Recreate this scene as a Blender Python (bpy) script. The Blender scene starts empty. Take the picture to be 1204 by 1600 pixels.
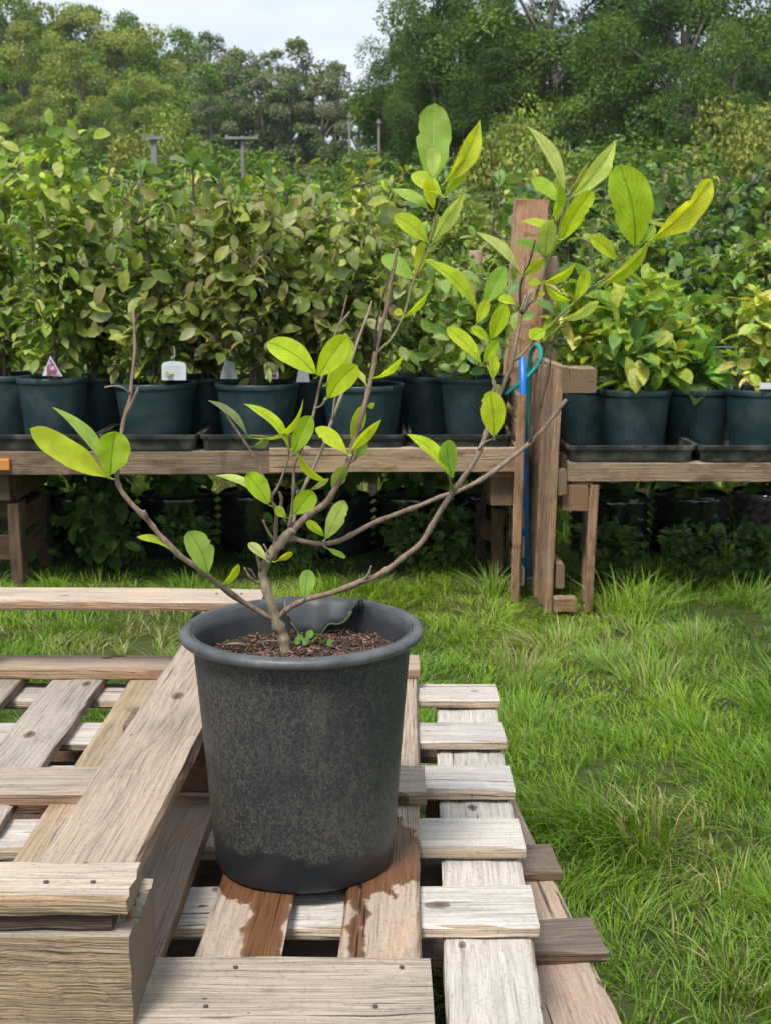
import bpy, math, random
import numpy as np
from mathutils import Vector, Matrix

# ------------------------------------------------------------------ camera
EYE = Vector((0.0, 0.0, 1.2)); PITCH = math.radians(10.53)
FWD = Vector((0, math.cos(PITCH), -math.sin(PITCH))); UP = Vector((0, math.sin(PITCH), math.cos(PITCH)))
RIGHT = Vector((1, 0, 0)); FPX = 2000.0
scene = bpy.context.scene
COL = scene.collection
camd = bpy.data.cameras.new('camera'); cam = bpy.data.objects.new('camera', camd); COL.objects.link(cam)
cam.location = EYE; cam.rotation_euler = (math.pi/2 - PITCH, 0, 0)
camd.sensor_fit = 'VERTICAL'; camd.sensor_height = 24; camd.sensor_width = 24; camd.lens = 30
camd.clip_start = 0.05; camd.clip_end = 2000
camd.dof.use_dof = True; camd.dof.focus_distance = 1.72; camd.dof.aperture_fstop = 11.5
scene.camera = cam

# ------------------------------------------------------------------ sky, sun, exposure
SUN_EL = math.radians(58); SUN_AZ = math.radians(205)      # compass-like: 180 = behind the camera
world = bpy.data.worlds.new('World'); scene.world = world; world.use_nodes = True
wn = world.node_tree; wn.nodes.clear()
sky = wn.nodes.new('ShaderNodeTexSky'); sky.sky_type = 'NISHITA'; sky.sun_disc = False
sky.sun_elevation = SUN_EL; sky.sun_rotation = SUN_AZ
bg1 = wn.nodes.new('ShaderNodeBackground'); bg1.inputs['Strength'].default_value = 0.05
wn.links.new(sky.outputs[0], bg1.inputs['Color'])
bg2 = wn.nodes.new('ShaderNodeBackground'); bg2.inputs['Strength'].default_value = 0.32
tc = wn.nodes.new('ShaderNodeTexCoord'); ns = wn.nodes.new('ShaderNodeTexNoise')
mp = wn.nodes.new('ShaderNodeMapping'); mp.inputs['Scale'].default_value = (1.3, 1.3, 4.0)
ns.inputs['Scale'].default_value = 2.6; ns.inputs['Detail'].default_value = 5
wn.links.new(tc.outputs['Generated'], mp.inputs['Vector']); wn.links.new(mp.outputs[0], ns.inputs['Vector'])
cr = wn.nodes.new('ShaderNodeValToRGB')
cr.color_ramp.elements[0].position = 0.32; cr.color_ramp.elements[0].color = (0.60, 0.74, 0.88, 1)
cr.color_ramp.elements[1].position = 0.68; cr.color_ramp.elements[1].color = (1.04, 1.09, 1.14, 1)
wn.links.new(ns.outputs[0], cr.inputs[0]); wn.links.new(cr.outputs[0], bg2.inputs['Color'])
add = wn.nodes.new('ShaderNodeMixShader'); add.inputs[0].default_value = 0.85
wn.links.new(bg1.outputs[0], add.inputs[1]); wn.links.new(bg2.outputs[0], add.inputs[2])
wo = wn.nodes.new('ShaderNodeOutputWorld'); wn.links.new(add.outputs[0], wo.inputs[0])
sl = bpy.data.lights.new('sun', 'SUN'); sl.energy = 1.5; sl.angle = math.radians(15); sl.color = (1, 0.96, 0.9)
so = bpy.data.objects.new('sun', sl); COL.objects.link(so)
sd = Vector((math.sin(SUN_AZ)*math.cos(SUN_EL), math.cos(SUN_AZ)*math.cos(SUN_EL), math.sin(SUN_EL)))
so.rotation_euler = sd.to_track_quat('Z', 'Y').to_euler()
vs = scene.view_settings; vs.view_transform = 'Standard'; vs.look = 'None'; vs.gamma = 1; vs.exposure = 1.64
vs.use_curve_mapping = False
scene.cycles.max_bounces = 6; scene.cycles.diffuse_bounces = 4; scene.cycles.glossy_bounces = 2; scene.cycles.transmission_bounces = 3
scene.cycles.use_adaptive_sampling = True; scene.cycles.adaptive_threshold = 0.03

# ------------------------------------------------------------------ helpers
def ray(px, py):
    return FWD + RIGHT*((px-602)/FPX) + UP*((800-py)/FPX)
def PZ(px, py, z):                     # photo position on a horizontal plane
    d = ray(px, py); return EYE + d*((z-EYE.z)/d.z)
def PY(px, py, y):                     # photo position on an upright plane
    d = ray(px, py); return EYE + d*(y/d.y)

def tag(o, label=None, cat=None, group=None, kind=None):
    if label: o['label'] = label
    if cat: o['category'] = cat
    if group: o['group'] = group
    if kind: o['kind'] = kind
    return o
def empty(name, loc=(0, 0, 0)):
    o = bpy.data.objects.new(name, None); COL.objects.link(o); o.location = loc
    o.empty_display_size = 0.05
    return o
def link(name, me, parent=None, mat=None):
    o = bpy.data.objects.new(name, me); COL.objects.link(o)
    if mat is not None and not me.materials: me.materials.append(mat)
    if parent is not None:
        o.parent = parent
        o.matrix_parent_inverse = Matrix.Translation(parent.location).inverted() if parent.rotation_euler[2] == 0 else parent.matrix_basis.inverted()
    return o
def np_mesh(name, V, F, C=None, mat=None, smooth=False, UVs=None):
    V = np.asarray(V, dtype=np.float32); F = np.asarray(F, dtype=np.int32)
    me = bpy.data.meshes.new(name); k = F.shape[1]
    me.vertices.add(len(V)); me.vertices.foreach_set('co', V.ravel())
    me.loops.add(F.size); me.loops.foreach_set('vertex_index', F.ravel())
    me.polygons.add(len(F)); me.polygons.foreach_set('loop_start', np.arange(0, F.size, k, dtype=np.int32))
    if smooth: me.polygons.foreach_set('use_smooth', np.ones(len(F), dtype=bool))
    if C is not None:
        a = me.color_attributes.new('Col', 'FLOAT_COLOR', 'POINT')
        a.data.foreach_set('color', np.concatenate([np.asarray(C, np.float32), np.ones((len(V), 1), np.float32)], 1).ravel())
    if UVs is not None:
        u = me.uv_layers.new(name='UVMap'); u.data.foreach_set('uv', np.asarray(UVs, np.float32)[F.ravel()].ravel())
    me.update(calc_edges=True); me.validate()
    if mat: me.materials.append(mat)
    return me
class MB:                              # small mesh collector, world coordinates
    def __init__(s): s.v = []; s.f = []
    def box(s, x0, x1, y0, y1, z0, z1, b=0.0, jit=0.0, rng=random):
        i = len(s.v)
        for z in (z0, z1):
            for (x, y) in ((x0, y0), (x1, y0), (x1, y1), (x0, y1)):
                s.v.append((x+rng.uniform(-jit, jit), y+rng.uniform(-jit, jit), z+rng.uniform(-jit, jit)))
        for q in ((3, 2, 1, 0), (4, 5, 6, 7), (0, 1, 5, 4), (1, 2, 6, 5), (2, 3, 7, 6), (3, 0, 4, 7)):
            s.f.append(tuple(i+k for k in q))
    def tube(s, pts, rad, n=8, cap=True, bump=0.0, rng=random):
        pts = [Vector(p) for p in pts]; i0 = len(s.v); m = len(pts); ref = Vector((0.13, 0.9, 0.21)).normalized()
        for k, p in enumerate(pts):
            t = (pts[min(k+1, m-1)] - pts[max(k-1, 0)]).normalized()
            a = t.cross(ref)
            if a.length < 1e-3: a = t.cross(Vector((1, 0, 0)))
            a.normalize(); b = t.cross(a)
            for j in range(n):
                an = 2*math.pi*j/n; r = rad[k]*(1+rng.uniform(-bump, bump))
                s.v.append(tuple(p + a*(math.cos(an)*r) + b*(math.sin(an)*r)))
        for k in range(m-1):
            for j in range(n):
                s.f.append((i0+k*n+j, i0+k*n+(j+1) % n, i0+(k+1)*n+(j+1) % n, i0+(k+1)*n+j))
        if cap:
            s.f.append(tuple(i0+j for j in range(n))[::-1]); s.f.append(tuple(i0+(m-1)*n+j for j in range(n)))
    def lathe(s, prof, cx, cy, n=48, wob=None):
        i0 = len(s.v); m = len(prof)
        for (r, z) in prof:
            for j in range(n):
                a = 2*math.pi*j/n; rr, zz = (r, z) if wob is None else wob(r, z, a)
                s.v.append((cx+rr*math.cos(a), cy+rr*math.sin(a), zz))
        for k in range(m-1):
            for j in range(n):
                s.f.append((i0+k*n+j, i0+k*n+(j+1) % n, i0+(k+1)*n+(j+1) % n, i0+(k+1)*n+j))
    def mesh(s, name, mat=None, smooth=False):
        me = bpy.data.meshes.new(name); me.from_pydata(s.v, [], s.f); me.update()
        if smooth:
            for p in me.polygons: p.use_smooth = True
        if mat: me.materials.append(mat)
        return me
    def build(s, name, mat, parent=None, smooth=False):
        return link(name, s.mesh(name, mat, smooth), parent)
def spline(pts, sub=4):                # Catmull-Rom through tuples of any length
    P = [np.array(p, float) for p in pts]; out = []
    for i in range(len(P)-1):
        p0, p1, p2, p3 = P[max(i-1, 0)], P[i], P[i+1], P[min(i+2, len(P)-1)]
        for k in range(sub):
            t = k/sub
            out.append(0.5*((2*p1)+(-p0+p2)*t+(2*p0-5*p1+4*p2-p3)*t*t+(-p0+3*p1-3*p2+p3)*t**3))
    out.append(P[-1]); return out

# ------------------------------------------------------------------ material kit
class NT:
    def __init__(s, name):
        s.m = bpy.data.materials.new(name); s.m.use_nodes = True; s.t = s.m.node_tree
        s.b = s.t.nodes['Principled BSDF']; s.out = s.t.nodes['Material Output']
    def n(s, kind, **kw):
        x = s.t.nodes.new('ShaderNode'+kind)
        for k, v in kw.items():
            if k in x.inputs.keys() if isinstance(k, str) else False: x.inputs[k].default_value = v
            else: setattr(x, k, v)
        return x
    def l(s, a, b): s.t.links.new(a, b)
    def val(s, sock, v):
        if hasattr(v, 'is_output') or isinstance(v, bpy.types.NodeSocket): s.l(v, sock)
        else: sock.default_value = v
    def math(s, op, a, b=0.0, c=0.0, clamp=False):
        x = s.t.nodes.new('ShaderNodeMath'); x.operation = op; x.use_clamp = clamp
        s.val(x.inputs[0], a); s.val(x.inputs[1], b); s.val(x.inputs[2], c); return x.outputs[0]
    def noise(s, vec=None, scale=5, detail=3, rough=0.5, dist=0.0):
        x = s.t.nodes.new('ShaderNodeTexNoise'); x.inputs['Scale'].default_value = scale
        x.inputs['Detail'].default_value = detail; x.inputs['Roughness'].default_value = rough; x.inputs['Distortion'].default_value = dist
        if vec is not None: s.l(vec, x.inputs['Vector'])
        return x.outputs[0]
    def mapping(s, vec, scale=(1, 1, 1), loc=None):
        x = s.t.nodes.new('ShaderNodeMapping'); x.inputs['Scale'].default_value = scale; s.l(vec, x.inputs['Vector'])
        if loc is not None: s.val(x.inputs['Location'], loc)
        return x.outputs[0]
    def ramp(s, fac, stops):
        x = s.t.nodes.new('ShaderNodeValToRGB'); e = x.color_ramp.elements
        while len(e) < len(stops): e.new(0.5)
        for k, (p, c) in enumerate(stops):
            e[k].position = p; e[k].color = (c, c, c, 1) if isinstance(c, (int, float)) else (*c, 1)
        s.l(fac, x.inputs[0]); return x.outputs[0]
    def mix(s, fac, a, b, blend='MIX'):
        x = s.t.nodes.new('ShaderNodeMix'); x.data_type = 'RGBA'; x.blend_type = blend
        s.val(x.inputs[0], fac)
        for q, v in ((6, a), (7, b)):
            if isinstance(v, tuple): x.inputs[q].default_value = (*v, 1) if len(v) == 3 else v
            else: s.l(v, x.inputs[q])
        return x.outputs[2]
    def coord(s, which='Object'):
        return s.t.nodes.new('ShaderNodeTexCoord').outputs[which]
    def bump(s, h, strength=0.3, dist=0.002):
        x = s.t.nodes.new('ShaderNodeBump'); x.inputs['Strength'].default_value = strength; x.inputs['Distance'].default_value = dist
        s.l(h, x.inputs['Height']); s.l(x.outputs[0], s.b.inputs['Normal'])
    def base(s, c):
        if isinstance(c, tuple): s.b.inputs['Base Color'].default_value = (*c, 1)
        else: s.l(c, s.b.inputs['Base Color'])
    def rough(s, r): s.val(s.b.inputs['Roughness'], r)

def wood_material(name, wet=False, knots=1.0, spec=0.25, stains=0.55):
    k = NT(name)
    oi = k.n('ObjectInfo'); oc = k.coord('Object')
    off = k.n('CombineXYZ'); 
    for q, f in ((0, 37.0), (1, 11.0), (2, 5.0)): k.l(k.math('MULTIPLY', oi.outputs['Random'], f), off.inputs[q])
    v = k.n('VectorMath', operation='ADD'); k.l(oc, v.inputs[0]); k.l(off.outputs[0], v.inputs[1]); v = v.outputs[0]
    warp = k.noise(k.mapping(v, (5, 14, 14)), 1, 2)
    wv = k.n('VectorMath', operation='ADD'); k.l(v, wv.inputs[0])
    cx = k.n('CombineXYZ'); w2 = k.math('MULTIPLY', k.math('SUBTRACT', warp, 0.5), 0.014)
    k.l(w2, cx.inputs[1]); k.l(w2, cx.inputs[2]); k.l(cx.outputs[0], wv.inputs[1]); wv = wv.outputs[0]
    grain = k.noise(k.mapping(wv, (1.5, 210, 210)), 1, 3, 0.7)
    fine = k.noise(k.mapping(wv, (10, 420, 420)), 1, 1.5, 0.6)
    ringv = k.noise(k.mapping(wv, (1.2, 26, 26)), 1, 1.5, 0.5)
    ring = k.math('PINGPONG', k.math('MULTIPLY', ringv, 11.0), 0.5)
    blot = k.noise(k.mapping(v, (3, 9, 9)), 1.3, 3, 0.6)
    big = k.noise(k.mapping(v, (1.6, 5, 5)), 0.9, 2)
    vor = k.n('TexVoronoi'); vor.inputs['Scale'].default_value = 1; vor.voronoi_dimensions = '2D'; k.l(k.mapping(wv, (7.0, 13.0, 1)), vor.inputs['Vector'])
    vs_ = k.n('SeparateColor'); k.l(vor.outputs['Color'], vs_.inputs[0])
    krad = k.math('MULTIPLY', k.math('MAXIMUM', k.math('SUBTRACT', vs_.outputs[0], 0.62), 0.0), 0.42)
    kd = k.math('ADD', vor.outputs['Distance'], k.math('MULTIPLY', k.math('SUBTRACT', k.noise(k.mapping(v, (90, 160, 60)), 1, 2), 0.5), 0.10))
    kn = k.math('DIVIDE', kd, k.math('ADD', krad, 0.001))
    knot = k.math('MULTIPLY', k.ramp(kn, [(0.25, 0.95), (0.55, 0.7), (0.75, 0.85), (1.0, 0.0)]), knots)
    crack = k.ramp(k.noise(k.mapping(wv, (1.6, 90, 90)), 1, 2, 0.4), [(0.255, 1.0), (0.29, 0.0)])
    tone = k.math('ADD', k.math('MULTIPLY', grain, 0.95), k.math('MULTIPLY', ring, 0.38))
    tone = k.math('ADD', tone, k.math('MULTIPLY', blot, 0.75))
    tone = k.math('SUBTRACT', tone, 0.08)
    tone = k.math('ADD', tone, k.math('MULTIPLY', fine, 0.35))
    sc = k.ramp(k.math('MULTIPLY', tone, 0.6), [(0.41, 0.46), (0.53, 0.80), (0.64, 1.02), (0.82, 1.26)])
    col = k.mix(1.0, k.mix(1.0, oi.outputs['Color'], (0.87, 0.835, 0.81), 'MULTIPLY'), sc, 'MULTIPLY')
    col = k.mix(k.ramp(big, [(0.42, 0.0), (0.62, 0.55)]), col, k.mix(1.0, col, (0.98, 0.99, 0.98), 'MULTIPLY'))
    col = k.mix(k.ramp(blot, [(0.60, 0.0), (0.75, 0.5)]), col, k.mix(1.0, col, (1.08, 0.84, 0.68), 'MULTIPLY'))
    stain = k.ramp(k.noise(k.mapping(v, (7, 22, 22)), 1.0, 4, 0.7), [(0.60-0.12*(stains > 0.6), 0.0), (0.72-0.08*(stains > 0.6), stains)])
    col = k.mix(stain, col, k.mix(1.0, col, (0.50, 0.44, 0.40), 'MULTIPLY'))
    dirt = k.ramp(k.noise(v, 150, 3, 0.7), [(0.34, 0.5), (0.44, 0.0)])
    col = k.mix(dirt, col, k.mix(1.0, col, (0.55, 0.50, 0.46), 'MULTIPLY'))
    col = k.mix(knot, col, k.mix(k.ramp(fine, [(0.4, 0.0), (0.6, 1.0)]), (0.05, 0.032, 0.022), (0.15, 0.085, 0.05)))
    col = k.mix(k.math('MULTIPLY', crack, 0.75), col, (0.05, 0.04, 0.03))
    # sawn ends: growth rings
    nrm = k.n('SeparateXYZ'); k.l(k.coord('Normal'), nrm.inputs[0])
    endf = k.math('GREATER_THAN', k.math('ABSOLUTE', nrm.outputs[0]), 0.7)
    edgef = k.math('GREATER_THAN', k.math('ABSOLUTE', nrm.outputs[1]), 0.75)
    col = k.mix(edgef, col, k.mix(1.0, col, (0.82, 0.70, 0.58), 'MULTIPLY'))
    er = k.n('TexWave', wave_type='RINGS', rings_direction='X'); er.inputs['Scale'].default_value = 75; er.inputs['Distortion'].default_value = 4; er.inputs['Detail'].default_value = 3
    k.l(k.mapping(v, (0.2, 0.6, 1.6)), er.inputs['Vector'])
    ecol = k.mix(1.0, k.mix(1.0, oi.outputs['Color'], (0.56, 0.48, 0.41), 'MULTIPLY'), k.ramp(er.outputs[0], [(0.0, 0.84), (1.0, 1.0)]), 'MULTIPLY')
    col = k.mix(endf, col, ecol)
    rough = 0.78
    if wet:
        pos = k.n('NewGeometry').outputs['Position']; sp = k.n('SeparateXYZ'); k.l(pos, sp.inputs[0])
        x = k.math('ADD', sp.outputs[0], 0.103); y = k.math('SUBTRACT', sp.outputs[1], 1.700)
        d = k.math('SQRT', k.math('ADD', k.math('MULTIPLY', x, x), k.math('MULTIPLY', y, y)))
        nz = k.noise(k.mapping(pos, (40, 18, 20)), 1, 4, 0.6); nz = k.math('SUBTRACT', nz, 0.5)
        near = k.math('SUBTRACT', 0.168, k.math('ADD', d, k.math('MULTIPLY', nz, 0.11)))
        # runs of water down two planks
        n2 = k.math('SUBTRACT', k.noise(k.mapping(pos, (0, 26, 0)), 1, 2), 0.5)
        r1 = k.math('ABSOLUTE', k.math('ADD', k.math('SUBTRACT', sp.outputs[0], -0.150), k.math('MULTIPLY', n2, 0.03)))
        r1 = k.math('SUBTRACT', k.math('ADD', 0.027, k.math('MULTIPLY', nz, 0.02)), r1)
        r2 = k.math('ABSOLUTE', k.math('ADD', k.math('SUBTRACT', sp.outputs[0], -0.034), k.math('MULTIPLY', n2, 0.05)))
        r2 = k.math('SUBTRACT', k.math('ADD', 0.012, k.math('MULTIPLY', nz, 0.006)), r2)
        run = k.math('MULTIPLY', k.math('MAXIMUM', r1, r2), 1.0)
        lim = k.math('LESS_THAN', y, 0.0)
        wetv = k.math('MAXIMUM', near, k.math('SUBTRACT', run, k.math('MULTIPLY', k.math('SUBTRACT', 1.0, lim), 1.0)))
        wet_m = k.ramp(wetv, [(0.0, 0.0), (0.003, 0.9), (0.010, 1.0)])
        col = k.mix(wet_m, col, k.mix(1.0, col, (0.36, 0.22, 0.135), 'MULTIPLY'))
        rough = k.math('SUBTRACT', 0.78, k.math('MULTIPLY', wet_m, 0.40))
    k.base(col); k.rough(rough); k.b.inputs['Specular IOR Level'].default_value = spec
    h = k.math('ADD', k.math('MULTIPLY', grain, 1.0), k.math('MULTIPLY', fine, 0.4))
    h = k.math('SUBTRACT', h, k.math('MULTIPLY', crack, 1.2))
    k.bump(h, 1.0, 0.0045)
    return k.m

def leafy(name, rough=0.5, transl=0.35, spec=0.35, veins=True):
    """foliage coloured per leaf by the Col attribute"""
    k = NT(name); a = k.n('Attribute', attribute_name='Col'); c = a.outputs['Color']
    nz = k.noise(k.coord('Object'), 60, 2)
    c = k.mix(1.0, c, k.ramp(nz, [(0.3, 0.78), (0.7, 1.18)]), 'MULTIPLY')
    g = k.n('NewGeometry')
    c2 = k.mix(g.outputs['Backfacing'], c, k.mix(0.22, c, (0.20, 0.26, 0.13)))
    k.base(c2); k.rough(rough); k.b.inputs['Specular IOR Level'].default_value = spec
    tr = k.n('BsdfTranslucent'); k.l(k.mix(1.0, c, (1.25, 1.35, 0.55), 'MULTIPLY'), tr.inputs[0])
    mx = k.n('MixShader'); mx.inputs[0].default_value = transl
    k.l(k.b.outputs[0], mx.inputs[1]); k.l(tr.outputs[0], mx.inputs[2]); k.l(mx.outputs[0], k.out.inputs[0])
    return k.m

def plastic(name, col, rough=0.45, dirt=(0.2, 0.17, 0.13), amount=0.25, scale=9):
    k = NT(name); oc = k.coord('Object'); oi = k.n('ObjectInfo')
    v = k.n('VectorMath', operation='ADD'); k.l(oc, v.inputs[0])
    cx = k.n('CombineXYZ'); k.l(k.math('MULTIPLY', oi.outputs['Random'], 20), cx.inputs[0]); k.l(cx.outputs[0], v.inputs[1])
    n1 = k.noise(v.outputs[0], scale, 5, 0.65); n2 = k.noise(k.mapping(v.outputs[0], (1, 1, 0.25)), scale*7, 4, 0.7)
    m = k.math('MULTIPLY', k.ramp(n1, [(0.45, 0.0), (0.75, 1.0)]), amount)
    sp = k.math('MULTIPLY', k.ramp(n2, [(0.66, 0.0), (0.74, 1.0)]), amount*1.2)
    c = k.mix(m, col, dirt); c = k.mix(sp, c, (0.3, 0.29, 0.27))
    k.base(c); k.rough(k.math('ADD', rough, k.math('MULTIPLY', m, 0.4))); k.bump(n1, 0.15, 0.002)
    return k.m

def bark(name, c1, c2, scale=30):
    k = NT(name); oc = k.coord('Object')
    n1 = k.noise(k.mapping(oc, (1, 1, 0.35)), scale, 5, 0.65); n2 = k.noise(oc, scale*5, 3)
    c = k.mix(k.ramp(n1, [(0.35, 0.0), (0.65, 1.0)]), c1, c2)
    c = k.mix(k.ramp(n2, [(0.62, 0.0), (0.70, 0.6)]), c, (0.30, 0.24, 0.18))
    k.base(c); k.rough(0.8); k.bump(n1, 0.6, 0.003); return k.m

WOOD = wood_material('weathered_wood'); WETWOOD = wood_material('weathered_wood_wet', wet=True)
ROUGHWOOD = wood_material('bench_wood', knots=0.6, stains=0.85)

# ------------------------------------------------------------------ ground
def ground_height(x, y):
    t = np.clip((y-14)/70.0, 0, 1.6); s = t*t*(3-2*np.minimum(t, 1))
    side = 1.0 + 0.45*np.clip(-x/40.0, -0.6, 1.0)
    bumps = 0.018*np.sin(x*2.3+0.7*y)*np.cos(y*1.7-x*0.6)*np.clip((y-1.0)/1.2, 0, 1)
    return s*5.0*side + bumps
def build_ground():
    ys = np.concatenate([np.arange(-8, 9, 0.25), np.geomspace(9.3, 900, 70)])
    xs = np.sort(np.concatenate([np.arange(-5, 5.01, 0.25), np.geomspace(5.4, 700, 36), -np.geomspace(5.4, 700, 36)]))
    X, Y = np.meshgrid(xs, ys); Z = ground_height(X, Y)
    V = np.stack([X, Y, Z], -1).reshape(-1, 3); nx = len(xs); ny = len(ys)
    i = (np.arange(ny-1)[:, None]*nx + np.arange(nx-1)[None]).ravel()
    F = np.stack([i, i+1, i+1+nx, i+nx], 1)
    k = NT('meadow_ground'); p = k.n('NewGeometry').outputs['Position']
    n1 = k.noise(p, 1.4, 5, 0.6); n2 = k.noise(p, 22, 5, 0.7)
    c = k.mix(k.ramp(n1, [(0.35, 0.0), (0.65, 1.0)]), (0.030, 0.055, 0.012), (0.07, 0.085, 0.026))
    c = k.mix(k.ramp(n2, [(0.45, 0.0), (0.72, 0.8)]), c, (0.10, 0.085, 0.045))
    k.base(c); k.rough(0.95); k.b.inputs['Specular IOR Level'].default_value = 0.1; k.bump(n2, 0.8, 0.03)
    o = link('ground', np_mesh('ground', V, F, mat=k.m, smooth=True)); tag(o, kind='structure')
build_ground()

# ------------------------------------------------------------------ boards and pallets
def board_mesh(L, W, T, seed, rag=0.0012, endrag=0.0, seg=None):
    """a sawn board: X along its length, top face at z=0, worn arrises, slightly bowed"""
    rng = np.random.default_rng(seed); seg = seg or max(8, int(L/0.035)); c = min(0.0035, T*0.2)
    prof = [(-W/2+c, 0), (-W/4, 0), (0, 0), (W/4, 0), (W/2-c, 0), (W/2, -c), (W/2, -T+c), (W/2-c, -T), (0, -T), (-W/2+c, -T), (-W/2, -T+c), (-W/2, -c)]
    n = len(prof); V = []; bow = rng.uniform(-1, 1)*0.0022; tw = rng.uniform(-1, 1)*0.004
    e = np.cumsum(rng.normal(0, rag*0.8, (seg+1, n)), 0); e -= np.linspace(0, 1, seg+1)[:, None]*e[-1]; e = np.clip(e, -0.003, 0.003)
    for k in range(seg+1):
        t = k/seg; x = -L/2+L*t; s = math.sin(math.pi*t)
        for j, (y, z) in enumerate(prof):
            xx = x
            if k in (0, seg): xx += rng.uniform(-1, 1)*(0.0004+endrag)
            V.append((xx, y+e[k, j]*0.7+rng.normal(0, rag*0.25), z+e[k, (j+3) % n]*0.55+bow*s+tw*(t-0.5)*y/W*2))
    F = []
    for k in range(seg):
        for j in range(n):
            F.append((k*n+j, k*n+(j+1) % n, (k+1)*n+(j+1) % n, (k+1)*n+j))
    F.append(tuple(range(n))); F.append(tuple(seg*n+j for j in range(n))[::-1])
    me = bpy.data.meshes.new('board'); me.from_pydata(V, [], [f[::-1] for f in F]); me.update(); return me
SEED = [100]
def board(parent, a, b, W, T, col, mat=None, name='board', endrag=0.0, roll=0.0, label=None, rag=0.0012):
    """board whose top centre line runs from a to b"""
    SEED[0] += 1; a = Vector(a); b = Vector(b); d = b-a
    me = board_mesh(d.length, W, T, SEED[0], rag, endrag); me.materials.append(mat or WOOD)
    o = link(name, me); x = d.normalized(); y = Vector((0, 0, 1)).cross(x)
    if y.length < 1e-4: y = Vector((0, 1, 0))
    y.normalize(); z = x.cross(y); R = Matrix((x, y, z)).transposed().to_4x4()
    M = Matrix.Translation((a+b)/2) @ R @ Matrix.Rotation(roll, 4, 'X')
    o.color = (*col, 1)
    if parent is not None:
        o.parent = parent; o.matrix_parent_inverse = Matrix.Translation(parent.location).inverted()
    o.matrix_basis = M
    if label: o['label'] = label
    return o
def block(parent, x0, x1, y0, y1, z0, z1, col, name='block', mat=None, yaw=0.0, label=None):
    """a timber block, long side along X of its own mesh"""
    a = Vector((x0, (y0+y1)/2, z1)); b = Vector((x1, (y0+y1)/2, z1))
    return board(parent, a, b, y1-y0, z1-z0, col, mat, name, label=label)

DIRX = 0.029                                     # the stack runs a touch to the right going away
def along(x, y, y0=1.4, k=DIRX): return x + (y-y0)*k
BROWN = (0.40, 0.32, 0.25); TAN = (0.46, 0.355, 0.25); GREY = (0.42, 0.37, 0.32); WHITE = (0.60, 0.57, 0.53); PINK = (0.47, 0.36, 0.285); DARK = (0.17, 0.12, 0.09); WARM = (0.50, 0.40, 0.29)

# lowest pallet, turned a few degrees
pN = empty('pallet', (0.0, 1.9, 0.0))
tag(pN, 'lowest pallet of the stack on the grass, showing two blackened boards at its right edge', 'pallet', 'stacked pallets')
def nk(x, y): return x - (y-1.7)*0.089
for x, w, c in ((0.245, 0.118, PINK), (-0.02, 0.10, BROWN), (-0.30, 0.10, DARK), (-0.60, 0.10, DARK), (-0.86, 0.10, BROWN)):
    board(pN, (nk(x, 1.22), 1.22, 0.212), (nk(x, 2.55), 2.55, 0.212), w, 0.019, c)
for y, w, c, xr in ((1.765, 0.108, DARK, 0.318), (2.02, 0.105, DARK, 0.309), (1.28, 0.11, BROWN, 0.30), (2.36, 0.1, BROWN, 0.285)):
    xr2 = nk(xr, y)+0.006
    board(pN, (xr2-1.25, y-0.1, 0.232), (xr2, y, 0.232), w, 0.02, (0.20, 0.155, 0.125) if c is DARK else (0.25, 0.19, 0.14), endrag=0.002, rag=0.0022)
for bx in (-0.8, -0.28, 0.22):
    for by in (1.32, 1.9, 2.46):
        block(pN, nk(bx, by)-0.07, nk(bx, by)+0.07, by-0.05, by+0.05, 0.022, 0.191, DARK)
for bx in (-0.8, -0.28, 0.22):
    board(pN, (nk(bx, 1.24), 1.24, 0.022), (nk(bx, 2.52), 2.52, 0.022), 0.1, 0.02, DARK)

# pale pallet with white slats
pW = empty('pallet', (0.0, 1.95, 0.232))
tag(pW, 'pale whitish pallet whose five slat ends stick out right of the pot', 'pallet', 'stacked pallets')
zW = 0.373
for k, (yb, yf) in enumerate(((2.523, 2.415), (2.298, 2.188), (2.075, 1.970), (1.861, 1.755), (1.639, 1.530))):
    y = (yb+yf)/2; xr = along(0.1935, y)
    board(pW, (xr-1.17, y-0.012*(k % 2), zW), (xr, y, zW), yb-yf, 0.0185, [(0.58, 0.53, 0.49), (0.57, 0.54, 0.51), (0.60, 0.57, 0.54), (0.62, 0.59, 0.55), (0.63, 0.60, 0.56)][k])
for x, c in ((0.130, (0.60, 0.57, 0.52)), (-0.36, GREY), (-0.88, GREY)):
    board(pW, (along(x, 1.20), 1.20, zW-0.021), (along(x, 2.56), 2.56, zW-0.021), 0.116, 0.02, c)
for x in (0.130, -0.36, -0.88):
    for y in (1.28, 1.90, 2.48):
        block(pW, along(x, y)-0.05, along(x, y)+0.05, y-0.045, y+0.045, 0.2555, zW-0.0415, BROWN if x > 0 else DARK)
for y in (1.28, 1.9, 2.48):
    board(pW, (along(-0.95, y), y, 0.2545), (along(0.08, y), y, 0.2545), 0.095, 0.019, DARK)

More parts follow.
